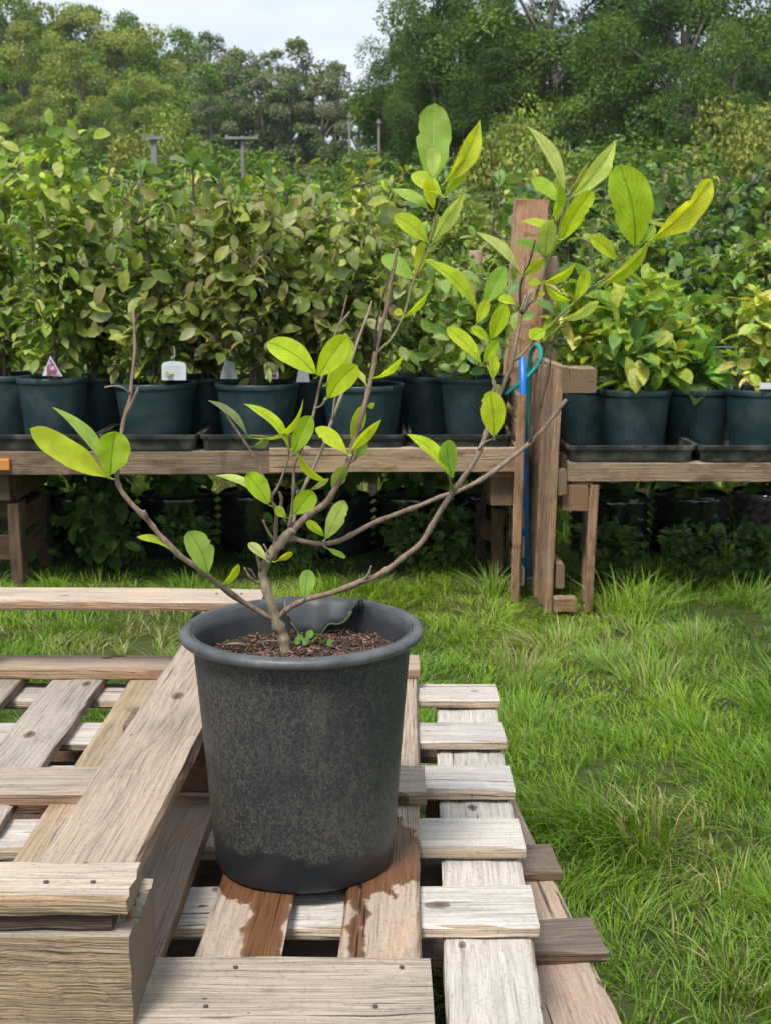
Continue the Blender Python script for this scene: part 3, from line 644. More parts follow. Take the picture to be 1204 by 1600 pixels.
LC = {'l': (0.52, 0.64, 0.025), 'y': (0.74, 0.76, 0.04), 'm': (0.32, 0.50, 0.08), 'p': (0.58, 0.66, 0.18), 'd': (0.20, 0.35, 0.05), 'g': (0.38, 0.55, 0.022), 'b': (0.36, 0.33, 0.09), 'k': (0.24, 0.34, 0.11)}
def leaf(bx, by, tx, ty, w, Y, c='l', roll=20, bend=0.08, side=0.0, cup=0.25, shape='o', rip=0.03, dY=None, pet=7):
    """one leaf: base and tip in the photo, visible width, depth, turn about its length"""
    rng = rngS; Yt = Y + (dY if dY is not None else rng.uniform(-0.025, 0.02))
    A = PY(bx, by, Y); B = PY(tx, ty, Yt); t = B-A; L = t.length; t.normalize()
    view = ((A+B)/2-EYE).normalized(); perp = view.cross(t).normalized(); r = math.radians(roll)
    wd = (perp*math.cos(r)+view*math.sin(r)); wd = (wd-t*wd.dot(t)).normalized(); n = t.cross(wd)
    if n.dot(view) > 0: n = -n
    W = w*Y/FPX/max(0.25, math.cos(r)); nv, nu = 18, 8; V = []; UV = []; ph = rng.uniform(0, 6); nb = rng.choice((0, 0, 0, 0, 0, 0, 1, -1)) if w > 20 else 0; nbv = rng.uniform(0.45, 0.8)
    if rip >= 0.06: nb = rng.choice((1, -1))
    tipc = rng.uniform(-0.10, 0.16)
    for i in range(nv+1):
        v = i/nv
        if shape == 'o': pr = (1-(abs(v-0.60)/0.40)**2.3)**0.62 if v >= 0.60 else math.sin(math.pi/2*v/0.60)**1.15
        elif shape == 'l': pr = math.sin(math.pi*v**1.05)**0.95 if 0 < v < 1 else 0.0
        else: pr = (1-(abs(v-0.57)/0.43)**2.3)**0.55 if v >= 0.57 else math.sin(math.pi/2*v/0.57)**0.78     # e: broad ellipse
        pr = max(pr if isinstance(pr, float) else 0.0, 0.02)
        for j in range(nu+1):
            u = 2*j/nu-1; rag = 1+rip*0.9*math.sin(v*17+ph+u*2)+rip*0.5*rng.uniform(-1, 1)
            nib = 1.0 if nb == 0 or u*nb < 0.1 else 1-0.24*math.exp(-((v-nbv)/0.045)**2)-0.16*math.exp(-((v-nbv-0.13)/0.035)**2)
            x = u*W/2*pr*rag*nib
            off = bend*L*4*v*(1-v) - cup*W*0.5*(1-abs(u))*pr*0.9 + rip*W*1.2*abs(u)**1.5*math.sin(v*13+ph+(2.0 if u > 0 else 0))*pr
            off += tipc*L*max(0, v-0.55)**2*2.2
            off += -0.02*W*math.cos((v*8.5-abs(u)*3)*6.28)*pr*0.35
            p = t*(v*L)+wd*x+n*off+perp*(side*L*4*v*(1-v)); V.append(tuple(p)); UV.append((0.5+u/2, v))
    F = []
    for i in range(nv):
        for j in range(nu): q = i*(nu+1)+j; F.append((q, q+1, q+nu+2, q+nu+1))
    # leaf stalk
    if pet:
        m = MB(); rr = 1.1*Y/FPX; pl = pet*Y/FPX; d0 = (t+Vector((0, 0, -0.5))).normalized()
        m.tube([-d0*pl, -t*pl*0.4, t*L*0.05, t*L*0.3 + n*(bend*L*0.84-cup*W*0.28)+perp*(side*L*0.84)], [rr*1.2, rr, rr*0.9, rr*0.4], 5)
        i0 = len(V); V += m.v; UV += [(0.5, 0.5)]*len(m.v); F += [tuple(i0+k for k in f) for f in m.f if len(f) == 4]
    me = np_mesh('leaf', V, F, mat=LEAFM, smooth=True, UVs=UV); o = bpy.data.objects.new('leaf', me); COL.objects.link(o)
    o.parent = SHRUB; o.matrix_parent_inverse = Matrix.Translation(SHRUB.location).inverted(); o.location = A
    k = rng.uniform(0.88, 1.12); cc = LC[c]; o.color = (cc[0]*k*rng.uniform(.95, 1.05), cc[1]*k, cc[2], 1); return o
# left branch
leaf(173, 746, 81, 637, 20, 1.655, 'm', 40, 0.10, 0.05, shape='l')
leaf(174, 748, 48, 669, 40, 1.625, 'l', 35, 0.10, -0.06, 0.5, rip=0.05, dY=-0.05)
leaf(172, 742, 181, 674, 52, 1.615, 'g', 12, 0.06, 0.0, 0.35, 'e', 0.04)
leaf(325, 896, 293, 830, 41, 1.64, 'm', 15, 0.05, 0.08, 0.2, 'e', 0.02)
leaf(264, 857, 215, 840, 12, 1.635, 'l', 55, 0.1, 0.03); leaf(345, 916, 374, 882, 12, 1.675, 'l', 55, 0.12)
# centre cluster
leaf(510, 600, 549, 531, 27, 1.70, 'p', 25, 0.05); leaf(494, 584, 418, 534, 39, 1.65, 'l', 8, 0.05, 0.07, 0.2, 'e', 0.015)
leaf(496, 588, 541, 524, 39, 1.655, 'l', 15, 0.05, 0, 0.25, 'e', 0.015); leaf(512, 622, 558, 570, 36, 1.645, 'l', 12, 0.05, -0.05, 0.25, 'e', 0.02)
leaf(458, 708, 484, 649, 30, 1.655, 'g', 15, 0.06, 0, 0.3, 'e'); leaf(452, 703, 378, 634, 17, 1.66, 'l', 50, 0.1, 0.10, shape='l')
leaf(389, 683, 473, 620, 9, 1.665, 'l', 62, 0.12, 0.17, shape='l'); leaf(387, 682, 325, 625, 12, 1.66, 'k', 50, 0.08, 0.06, shape='l')
leaf(395, 698, 420, 688, 13, 1.655, 'k', 40, 0.08); leaf(465, 705, 514, 752, 13, 1.665, 'l', 52, 0.1, 0.08, shape='l', pet=3)
leaf(543, 710, 493, 669, 25, 1.67, 'l', 20, 0.07, 0.04); leaf(547, 707, 595, 654, 16, 1.66, 'l', 45, 0.08, -0.04, shape='l')
leaf(549, 692, 566, 634, 21, 1.69, 'l', 20, 0.06); leaf(553, 718, 572, 691, 16, 1.69, 'k', 25); leaf(571, 634, 586, 633, 9, 1.68, 'l', 25, pet=2)
leaf(581, 592, 628, 552, 10, 1.685, 'l', 58, 0.1, 0.05, shape='l'); leaf(572, 602, 557, 577, 9, 1.69, 'p', 50, 0.05)
leaf(519, 766, 538, 727, 22, 1.69, 'k', 25, 0.05); leaf(484, 766, 513, 747, 9, 1.70, 'p', 55, 0.05)
leaf(460, 803, 490, 767, 33, 1.665, 'g', 12, 0.06, 0, 0.3, 'e'); leaf(447, 808, 430, 793, 16, 1.67, 'g', 25, 0.06)
leaf(509, 841, 538, 782, 29, 1.71, 'p', 12, 0.05, 0, 0.2, 'e'); leaf(508, 839, 478, 814, 15, 1.715, 'l', 30, 0.05)
leaf(420, 788, 384, 740, 33, 1.66, 'g', 18, 0.07, 0.05, 0.3, 'e'); leaf(417, 783, 336, 744, 14, 1.67, 'p', 55, 0.1, 0.05, shape='l')
leaf(510, 856, 542, 869, 9, 1.72, 'm', 50, 0.05); leaf(417, 876, 389, 847, 16, 1.68, 'p', 30, 0.06); leaf(432, 877, 457, 862, 10, 1.685, 'l', 50, 0.06)
leaf(476, 933, 482, 890, 26, 1.68, 'm', 12, 0.05, 0, 0.2, 'e')
# tall middle shoot
leaf(674, 285, 676, 163, 53, 1.74, 'm', 14, 0.06, 0.0, 0.2, 'e', 0.06); leaf(694, 285, 746, 187, 30, 1.72, 'y', 35, 0.08, 0.07, 0.35, 'l', 0.04)
leaf(674, 280, 677, 228, 22, 1.715, 'p', 20, 0.05, 0, 0.3); leaf(677, 328, 664, 280, 18, 1.725, 'y', 25, 0.05)
leaf(691, 307, 642, 272, 26, 1.71, 'l', 20, 0.07, 0.05); leaf(693, 305, 734, 241, 20, 1.725, 'l', 40, 0.07, 0, 0.3, 'l')
leaf(698, 290, 722, 238, 9, 1.73, 'b', 55, 0.05, shape='l'); leaf(670, 328, 612, 298, 17, 1.74, 'm', 45, 0.08, 0.04, shape='l')
leaf(672, 383, 729, 300, 22, 1.72, 'p', 40, 0.06, -0.04, 0.3, 'l', 0.05); leaf(669, 381, 616, 336, 28, 1.715, 'l', 18, 0.07, 0.05)
leaf(647, 434, 660, 377, 19, 1.72, 'l', 30, 0.06, 0, 0.3); leaf(644, 436, 597, 401, 26, 1.73, 'm', 18, 0.05, 0.04, 0.2, 'e')
leaf(629, 497, 669, 456, 10, 1.705, 'l', 58, 0.08, shape='l'); leaf(629, 492, 616, 485, 13, 1.715, 'y', 20, pet=2)
# right shoot, lower leaves
leaf(742, 477, 705, 418, 19, 1.64, 'b', 35, 0.06, 0.03, 0.3, 'l'); leaf(744, 487, 663, 406, 22, 1.625, 'l', 42, 0.09, 0.06, 0.4, 'l', 0.04)
leaf(753, 479, 788, 416, 30, 1.64, 'm', 15, 0.06, 0, 0.3); leaf(743, 507, 760, 468, 19, 1.615, 'l', 20, 0.06)
leaf(766, 530, 789, 475, 26, 1.62, 'l', 15, 0.06, 0, 0.2, 'e'); leaf(764, 532, 735, 511, 14, 1.618, 'l', 35, 0.06)
leaf(752, 570, 696, 513, 24, 1.62, 'l', 25, 0.08, 0.05, 0.3); leaf(754, 568, 775, 531, 19, 1.615, 'g', 20, 0.06)
leaf(769, 594, 769, 552, 21, 1.625, 'l', 20, 0.05); leaf(766, 628, 779, 601, 16, 1.645, 'p', 25)
leaf(771, 682, 764, 611, 40, 1.605, 'l', 8, 0.04, 0.03, 0.2, 'e', 0.015, dY=-0.01)
leaf(702, 743, 633, 679, 22, 1.605, 'l', 38, 0.09, 0.07, 0.3, 'l'); leaf(705, 746, 699, 685, 29, 1.61, 'm', 12, 0.05, -0.05, 0.2, 'e')
leaf(806, 478, 776, 469, 11, 1.65, 'l', 55, 0.15, 0.05); leaf(816, 432, 848, 403, 16, 1.645, 'l', 30, 0.06); leaf(810, 426, 741, 365, 16, 1.65, 'p', 48, 0.1, 0.05, shape='l')
# right shoot, top
leaf(880, 306, 822, 197, 20, 1.68, 'p', 35, 0.08, 0.07, 0.5, 'l', 0.02); leaf(889, 300, 920, 248, 8, 1.675, 'b', 55, 0.05, shape='l')
leaf(891, 308, 963, 218, 30, 1.695, 'p', 22, 0.07, 0.05, 0.4, 'l', 0.06); leaf(873, 318, 830, 280, 22, 1.67, 'g', 35, 0.08, 0.04)
leaf(876, 318, 866, 277, 12, 1.69, 'p', 30); leaf(859, 341, 874, 290, 14, 1.66, 'g', 45, 0.1, 0.08); leaf(868, 348, 870, 313, 13, 1.675, 'p', 25)
leaf(875, 377, 925, 297, 31, 1.665, 'l', 12, 0.06, -0.04, 0.25, 'e', 0.02); leaf(872, 374, 814, 345, 14, 1.655, 'l', 52, 0.1, 0.07, shape='l')
leaf(850, 401, 856, 342, 28, 1.66, 'p', 15, 0.05, 0, 0.2, 'e'); leaf(849, 401, 807, 377, 15, 1.665, 'd', 40, 0.1, 0.06); leaf(854, 402, 865, 368, 16, 1.685, 'g', 25)
leaf(847, 441, 900, 412, 14, 1.66, 'l', 50, 0.08, 0.06, shape='l'); leaf(844, 444, 824, 438, 14, 1.655, 'l', 25, pet=3); leaf(851, 444, 893, 468, 12, 1.665, 'l', 52, 0.12, 0.08, shape='l')
leaf(841, 463, 848, 455, 9, 1.655, 'y', 20, pet=2); leaf(896, 472, 915, 420, 20, 1.69, 'l', 25, 0.06, 0.04); leaf(932, 443, 894, 409, 15, 1.70, 'd', 45, 0.1, -0.08, shape='l')
leaf(877, 501, 933, 470, 16, 1.69, 'p', 42, 0.07, 0.03); leaf(938, 444, 1015, 377, 19, 1.70, 'l', 48, 0.08, 0.05, 0.4, 'l'); leaf(962, 409, 919, 369, 22, 1.715, 'l', 25, 0.08, 0.05)
leaf(992, 386, 967, 257, 64, 1.74, 'g', 8, 0.04, 0.05, 0.15, 'e', 0.03); leaf(1018, 374, 1114, 282, 36, 1.72, 'y', 38, 0.07, 0.04, 0.45, 'e', 0.09); leaf(1003, 378, 1022, 352, 15, 1.73, 'm', 25)
leaf(852, 515, 826, 528, 19, 1.67, 'l', 30, 0.06)

# little seedlings and a dry stalk in the compost
sd_ = empty('seedling', (POTX, POTY+0.07, SOILZ)); tag(sd_, 'tiny green weed seedlings on the compost beside the stem', 'seedling')
GREENLEAF = leafy('weed_leaf', 0.5, 0.3)
for (px, py, r) in ((470, 998, 6), (484, 993, 7), (492, 1000, 6), (478, 1004, 6), (505, 1004, 6), (515, 1007, 5), (500, 994, 5), (465, 1003, 5)):
    c = PZ(px, py, SOILZ+0.012); V = [tuple(c)]; F = []
    for j in range(10):
        a = j*0.628; V.append((c.x+r*.0007*math.cos(a)*1.2, c.y+r*.0014*math.sin(a), c.z+0.004*math.sin(a+px)+0.002))
    F = [(0, 1+j, 1+(j+1) % 10) for j in range(10)]
    i0 = len(V); V += [(c.x-.0006, c.y, c.z), (c.x+.0006, c.y, c.z), (c.x, c.y, SOILZ)]; F.append((i0, i0+1, i0+2))
    o = link('leaf', np_mesh('leaf', V, F, [(0.14, 0.30, 0.05)]*len(V), GREENLEAF)); o.parent = sd_; o.matrix_parent_inverse = Matrix.Translation(sd_.location).inverted()
m = MB(); pts = [PZ(352, 1008, SOILZ+.006), PZ(362, 1006, SOILZ+.014), PZ(375, 1006, SOILZ+.014), PZ(384, 1010, SOILZ+.006)]
m.tube(spline([tuple(p) for p in pts], 3), [0.0016]*10, 6); k = NT('pale_stalk'); k.base((0.30, 0.36, 0.13)); k.rough(0.6)
tag(m.build('weed_stalk', k.m, None, True), 'pale green curled weed stalk at the left edge of the compost', 'weed')
m = MB(); m.tube([tuple(PZ(x, y, SOILZ+.008)) for x, y in ((402, 1004), (420, 1001), (446, 1002), (462, 1006))], [0.0011]*4, 6); k = NT('dry_stick'); k.base((0.24, 0.18, 0.13)); k.rough(0.8)
tag(m.build('dry_twig', k.m, None, True), 'thin dry twig lying on the compost behind the stem', 'twig')

# ------------------------------------------------------------------ foliage kit
LT = [(0, 0, 0)]
for lv, lw, lh, lc in ((.14, .22, .03, -.01), (.34, .42, .07, -.01), (.60, .48, .06, -.03), (.82, .34, .0, -.08)): LT += [(-lw, lv, lh), (0, lv, lc), (lw, lv, lh-.01)]
LT = np.array(LT+[(.02, 1, -.17)], float); LF = [(0, 2, 1), (0, 3, 2)]
for q in (1, 4, 7): LF += [(q, q+1, q+4), (q, q+4, q+3), (q+1, q+2, q+5), (q+1, q+5, q+4)]
LF = np.array(LF+[(10, 11, 13), (11, 12, 13)])
QT = np.array([(0, 0, 0), (-.5, .5, .08), (0, 1, -.05), (.5, .5, .08)], float); QF = np.array([(0, 3, 2), (0, 2, 1)])
def unit(a): return a/np.maximum(np.linalg.norm(a, axis=-1, keepdims=True), 1e-6)
def leaves_np(P, T, N, L, W, C, tmpl=LT, tf=LF):
    T = unit(T); S = unit(np.cross(T, N)); N = np.cross(S, T); n = len(P); k = len(tmpl)
    V = P[:, None] + S[:, None]*(tmpl[None, :, 0:1]*W[:, None, None]) + T[:, None]*(tmpl[None, :, 1:2]*L[:, None, None]) + N[:, None]*(tmpl[None, :, 2:3]*L[:, None, None])
    F = (np.arange(n)*k)[:, None, None]+tf[None]
    return V.reshape(-1, 3), F.reshape(-1, 3), np.repeat(C, k, 0)
def pick(rng, pal, n, jit=0.18):
    pal = np.array(pal); c = pal[rng.integers(0, len(pal), n)]; return c*(1+rng.normal(0, jit, (n, 1)))*(1+rng.normal(0, 0.06, (n, 3)))
FOL = leafy('shrub_foliage', 0.48, 0.36); TREEFOL = leafy('tree_foliage', 0.65, 0.25, 0.15); GRASSM = leafy('grass_blade', 0.6, 0.35, 0.12)
STEMM = bark('woody_stem', (0.10, 0.075, 0.055), (0.22, 0.17, 0.13), 40); TRUNKM = bark('tree_bark', (0.10, 0.085, 0.07), (0.24, 0.21, 0.18), 3)

def shrub_meshes(seed, H, R, nmain, nside, lL, pal, lean=0.25, per=9, low=0.12, upright=0.35, wl=0.5, tip=None):
    rng = np.random.default_rng(seed); P = []; T = []; st = MB(); rr = random.Random(seed)
    for i in range(nmain):
        a = 2*math.pi*(i+rng.uniform(0, .6))/nmain; ln = lean*rng.uniform(0.2, 1.2); h = H*rng.uniform(0.72, 1.05)
        pts = [np.array((0.015*math.cos(a), 0.015*math.sin(a), 0.0))]
        for k in range(1, 7):
            t = k/6; pts.append(np.array((math.cos(a)*R*ln*3*t**0.8*0.5+rng.normal(0, .012), math.sin(a)*R*ln*3*t**0.8*0.5+rng.normal(0, .012), h*t)))
        st.tube([tuple(p) for p in pts], [0.006*(1-0.75*k/6)*(H/0.7) for k in range(7)], 5, False, 0.1, rr)
        axes = [(pts, 1.0)]
        for j in range(nside):
            t = rng.uniform(low, 0.97); q = t*6; k = min(int(q), 5); b = pts[k]+(pts[k+1]-pts[k])*(q-k)
            an = rng.uniform(0, 2*math.pi); ll = R*rng.uniform(0.45, 1.0)*(0.55+0.75*math.sin(math.pi*min(1, 0.2+t*0.75)))
            d = np.array((math.cos(an), math.sin(an), upright+rng.uniform(-.2, .5))); d /= np.linalg.norm(d)
            sp = [b, b+d*ll*0.5+np.array((0, 0, 0.02*ll)), b+d*ll+np.array((0, 0, rng.uniform(-.02, .12)*ll))]
            st.tube([tuple(p) for p in sp], [0.0028*(H/0.7), 0.002*(H/0.7), 0.0008], 4, False, 0.0, rr); axes.append((sp, 1.0))
        for ai, (sp, _) in enumerate(axes):
            n = per if ai else int(per*1.4)
            for k in range(n):
                t = (k+rng.uniform(0, .8))/n
                if ai == 0: t = 0.25+0.75*t
                q = min(t, .999)*(len(sp)-1); z = int(q); p = sp[z]+(sp[z+1]-sp[z])*(q-z); ax = sp[z+1]-sp[z]; ax = ax/np.linalg.norm(ax)
                v = rng.normal(0, 1, 3); v -= ax*v.dot(ax); v /= np.linalg.norm(v); P.append(p); T.append(v*1.0+ax*rng.uniform(.3, 1.0)+np.array((0, 0, rng.uniform(-.55, .25))))
    P = np.array(P); T = unit(np.array(T)); n = len(P); N = unit(np.array((0, 0, 1.0))+rng.normal(0, 0.35, (n, 3))); L = lL*rng.uniform(0.45, 1.3, n)
    C = pick(rng, pal, n)*1.25
    if tip is not None:
        m = (P[:, 2] > np.quantile(P[:, 2], 0.86)); C[m] = pick(rng, tip, int(m.sum()))*1.2
    V, F, C = leaves_np(P, T, N, L, L*wl*rng.uniform(.7, 1.2, n), np.clip(C, 0.005, 1))
    return np_mesh('foliage', V, F, C, FOL), st.mesh('stem', STEMM, True)

OLIVE = [(0.155, 0.185, 0.04), (0.20, 0.225, 0.05), (0.11, 0.145, 0.035), (0.22, 0.215, 0.08), (0.27, 0.28, 0.13), (0.13, 0.165, 0.04), (0.20, 0.165, 0.07), (0.24, 0.265, 0.05), (0.09, 0.12, 0.04)]
OLIVE2 = [(0.16, 0.23, 0.035), (0.24, 0.29, 0.045), (0.115, 0.185, 0.04), (0.30, 0.32, 0.075), (0.21, 0.24, 0.08), (0.19, 0.28, 0.04)]
MIDG = [(0.10, 0.185, 0.04), (0.13, 0.225, 0.04), (0.18, 0.265, 0.06), (0.08, 0.15, 0.04), (0.22, 0.28, 0.09), (0.20, 0.29, 0.05)]
BRIGHT = [(0.20, 0.31, 0.035), (0.26, 0.34, 0.04), (0.14, 0.25, 0.04), (0.33, 0.36, 0.06), (0.12, 0.22, 0.06)]
LIME = [(0.38, 0.42, 0.05), (0.45, 0.43, 0.07), (0.30, 0.37, 0.05), (0.50, 0.45, 0.12)]
DEEP = [(0.075, 0.14, 0.045), (0.10, 0.175, 0.05), (0.14, 0.20, 0.08), (0.06, 0.11, 0.045), (0.18, 0.23, 0.095), (0.13, 0.22, 0.05)]
RUST = [(0.28, 0.16, 0.09), (0.30, 0.22, 0.07), (0.26, 0.24, 0.09)]
SH = {}
for i in range(4): SH['olive%d' % i] = shrub_meshes(20+i, 0.70, 0.20, 5, 20, (0.060, 0.068, 0.055, 0.063)[i], OLIVE if i % 2 else OLIVE2+OLIVE, 0.42, 12, 0.06, wl=(0.5, 0.46, 0.58, 0.52)[i])
SH['tall'] = shrub_meshes(30, 0.98, 0.18, 5, 16, 0.072, OLIVE2+[(0.22, 0.30, 0.05)], 0.36, 10, 0.06, tip=[(0.30, 0.38, 0.05)])
SH['low'] = shrub_meshes(31, 0.42, 0.20, 5, 8, 0.07, MIDG+OLIVE2, 0.5, 9, 0.05)
SH['bright0'] = shrub_meshes(32, 0.42, 0.15, 5, 8, 0.10, BRIGHT, 0.42, 7, 0.05, wl=0.5)
SH['bright1'] = shrub_meshes(33, 0.44, 0.14, 4, 8, 0.095, BRIGHT+LIME, 0.36, 7, 0.05, wl=0.48)
SH['lime'] = shrub_meshes(34, 0.40, 0.12, 5, 8, 0.07, LIME+BRIGHT, 0.4, 8, 0.03)
SH['small'] = shrub_meshes(35, 0.16, 0.12, 4, 3, 0.12, [(0.16, 0.30, 0.05), (0.13, 0.25, 0.06)], 0.5, 5, 0.05, wl=0.48)
SH['mid0'] = shrub_meshes(40, 1.7, 0.36, 5, 18, 0.080, MIDG, 0.22, 11, 0.12, tip=OLIVE2)
SH['mid1'] = shrub_meshes(41, 1.7, 0.32, 5, 18, 0.074, OLIVE2, 0.22, 11, 0.12, tip=OLIVE2+LIME)
SH['mid2'] = shrub_meshes(42, 1.7, 0.36, 5, 18, 0.09, DEEP, 0.24, 11, 0.12, wl=0.75)
SH['mid3'] = shrub_meshes(43, 1.7, 0.34, 5, 18, 0.092, MIDG+BRIGHT, 0.22, 11, 0.12, wl=0.6)
SH['mid4'] = shrub_meshes(44, 1.7, 0.34, 5, 18, 0.082, DEEP+MIDG, 0.22, 11, 0.12, wl=0.8, tip=RUST+MIDG+MIDG+LIME)
SH['whip'] = shrub_meshes(45, 1.7, 0.14, 1, 14, 0.11, DEEP+MIDG, 0.1, 7, 0.15, wl=0.7)
SH['weed'] = shrub_meshes(46, 0.42, 0.22, 6, 7, 0.085, [(0.08, 0.17, 0.03), (0.12, 0.22, 0.04), (0.06, 0.12, 0.03), (0.17, 0.26, 0.06)], 0.5, 8, 0.05, wl=0.7)
rngP = random.Random(3)
NTH = ['first', 'second', 'third', 'fourth', 'fifth', 'sixth', 'seventh', 'eighth', 'ninth', 'tenth', 'eleventh', 'twelfth', 'thirteenth', 'fourteenth', 'fifteenth', 'sixteenth', 'seventeenth', 'eighteenth', 'nineteenth', 'twentieth']
def shrub(kind, x, y, z, label, group, name='nursery_shrub', s=1.0, sz=1.0, cat='shrub', leaves=0, pal=None):
    fm, sm = SH[kind]; r = empty(name, (x, y, z)); r.rotation_euler[2] = rngP.uniform(0, 6.28); r.scale = (s, s, s*sz)
    a = bpy.data.objects.new('foliage', fm); COL.objects.link(a); a.parent = r; a['kind'] = 'stuff'
    b = bpy.data.objects.new('stem', sm); COL.objects.link(b); b.parent = r
    tag(r, label, cat, group); return r
# single leaves at the faces of the bench shrubs nearest the viewer
BIGLEAF = {}
def big_leaf(pal, k):
    key = (id(pal), k)
    if key not in BIGLEAF:
        c = np.array([pal[k % len(pal)]])*1.35
        V, F, C = leaves_np(np.zeros((1, 3)), np.array([[0., 0, 1]]), np.array([[0., -1, 0.15]]), np.array([0.078]), np.array([0.042]), c)
        BIGLEAF[key] = np_mesh('leaf', V, F, C, FOL)
    return BIGLEAF[key]
def front_leaves(root, n, pal, z0, z1, R):
    inv = (Matrix.Translation(root.location) @ Matrix.Rotation(root.rotation_euler[2], 4, 'Z') @ Matrix.Diagonal((*root.scale, 1))).inverted()
    for k in range(n):
        o = bpy.data.objects.new('leaf', big_leaf(pal, k)); COL.objects.link(o); o.parent = root
        a = math.radians(rngP.uniform(195, 345)); z = rngP.uniform(z0, z1); r = R*rngP.uniform(0.75, 1.05)
        p = root.location+Vector((r*math.cos(a), r*math.sin(a), z))
        R3 = Matrix.Rotation(rngP.uniform(-2.8, 2.8), 4, 'Y'); R4 = Matrix.Rotation(rngP.uniform(-0.9, 0.5), 4, 'X'); R5 = Matrix.Rotation(rngP.uniform(-0.7, 0.7), 4, 'Z')
        s = rngP.uniform(0.75, 1.2); o.matrix_basis = inv @ (Matrix.Translation(p) @ R5 @ R4 @ R3 @ Matrix.Diagonal((s, s, s, 1)))

# ------------------------------------------------------------------ pallet benches behind
BW = (0.29, 0.245, 0.205); BW2 = (0.36, 0.30, 0.24); REDW = (0.42, 0.26, 0.155); DKW = (0.13, 0.10, 0.08); PALEW = (0.42, 0.33, 0.25)
def hbeam(parent, x0, x1, ytop, ybot, Y, depth, col, name='board'):
    a = PY(x0, ytop, Y); b = PY(x1, ytop, Y); h = a.z-PY(x0, ybot, Y).z
    return board(parent, (a.x, Y+depth/2, a.z), (b.x, Y+depth/2, b.z), depth, h, col, ROUGHWOOD, name)
def vpost(parent, xl, xr, ytop, ybot, Y, depth, col, name='leg', lean=0.0, z0=None):
    a = PY(xl, ybot, Y); b = PY(xl, ytop, Y); w = PY(xr, ytop, Y).x-b.x
    return board(parent, (a.x, Y+depth/2, a.z if z0 is None else z0), (a.x+lean, Y+depth/2, b.z), depth, w, col, ROUGHWOOD, name)
YL, YR = 4.74, 4.50
bL = empty('pallet_bench', (-0.6, 5.0, 0)); tag(bL, 'long low bench of weathered pallet wood on the left under the dark green pots', 'bench', 'pallet benches')
hbeam(bL, -260, 434, 704, 741, YL, 0.045, (0.31, 0.255, 0.21)); hbeam(bL, 421, 806, 700, 739, YL-0.012, 0.045, (0.50, 0.41, 0.33))
zT = PY(400, 703, YL).z
for k, y in enumerate((4.83, 4.95, 5.07, 5.19, 5.31)):
    board(bL, (-2.05, y, zT-0.003), (-0.42, y, zT-0.003), 0.1, 0.02, BW, ROUGHWOOD); board(bL, (-0.40, y, zT-0.003), (0.485, y, zT-0.003), 0.1, 0.02, BW2, ROUGHWOOD)
for x0, x1, c in ((-70, 12, (0.25, 0.19, 0.15)), (767, 801, (0.36, 0.26, 0.18))):
    a = PY(x0, 738 if x0 < 0 else 748, YL+0.02); b = PY(x1, 784 if x0 < 0 else 792, YL+0.02)
    board(bL, ((a.x+b.x)/2, YL+0.05, a.z), ((a.x+b.x)/2*1.0, YL+0.62, a.z), b.x-a.x, a.z-b.z, c, ROUGHWOOD, 'bearer')
hbeam(bL, 765, 802, 739.5, 747, YL+0.03, 0.09, (0.44, 0.26, 0.12), 'spacer')
k_or = NT('orange_paint'); nn = k_or.noise(k_or.coord('Object'), 40, 3); k_or.base(k_or.mix(k_or.ramp(nn, [(0.4, 0.0), (0.7, 0.5)]), (0.55, 0.20, 0.03), (0.40, 0.2, 0.09))); k_or.rough(0.7)
o = hbeam(bL, -60, 14, 718, 736, YL-0.02, 0.12, (0.5, 0.2, 0.05), 'painted_block'); o.data.materials.clear(); o.data.materials.append(k_or.m); o['label'] = 'block with a faded orange painted end'

def standing_pallet(label, loc):
    r = empty('pallet', loc); tag(r, label, 'pallet', 'pallets used as bench legs'); return r
sp1 = standing_pallet('dark pallet on its side holding up the far left end of the left bench', (-1.4, 5.0, 0))
vpost(sp1, 18, 36, 787, 905, 4.80, 0.09, (0.17, 0.125, 0.10), 'leg', z0=0); vpost(sp1, 60, 77, 776, 885, 5.22, 0.09, (0.15, 0.11, 0.09), 'leg', z0=0)
vpost(sp1, -60, -35, 787, 905, 4.80, 0.09, (0.17, 0.125, 0.10), 'leg', z0=0)
xs_ = PY(30, 800, 4.85).x
for y0, y1 in ((0.08, 0.17), (0.21, 0.30), (0.34, 0.42)):
    board(sp1, (xs_-0.02, 4.89, y1), (xs_-0.02, 5.32, y1), 0.02, y1-y0, (0.26, 0.19, 0.14), ROUGHWOOD)
for y0, y1 in ((0.10, 0.20), (0.27, 0.37)): board(sp1, (-1.9, 4.90, y1), (xs_-0.035, 4.90, y1), 0.02, y1-y0, (0.20, 0.15, 0.115), ROUGHWOOD)

sp2 = standing_pallet('narrow edge-on pallet with stubby slat ends at the right end of the left bench', (0.5, 4.8, 0))
vpost(sp2, 797, 811, 617, 926, 4.62, 0.022, (0.40, 0.29, 0.20), 'leg', lean=0.012, z0=0)
for y0, y1 in ((619, 646), (662, 689), (703, 732), (748, 785), (799, 828), (839, 871), (886, 915)):
    a = PY(809, y0, 4.645); b = PY(818, y1, 4.645)
    board(sp2, ((a.x+b.x)/2, 4.645, a.z), ((a.x+b.x)/2, 5.25, a.z), b.x-a.x, a.z-b.z, PALEW, ROUGHWOOD)
vpost(sp2, 768, 786, 795, 880, 5.0, 0.07, (0.20, 0.15, 0.11), 'leg', z0=0); vpost(sp2, 742, 757, 790, 880, 5.25, 0.07, (0.14, 0.11, 0.09), 'leg', z0=0)
for y0, y1 in ((0.12, 0.2), (0.27, 0.36)): board(sp2, (0.40, 5.22, y1), (0.50, 5.0, y1), 0.02, y1-y0, (0.2, 0.15, 0.11), ROUGHWOOD)

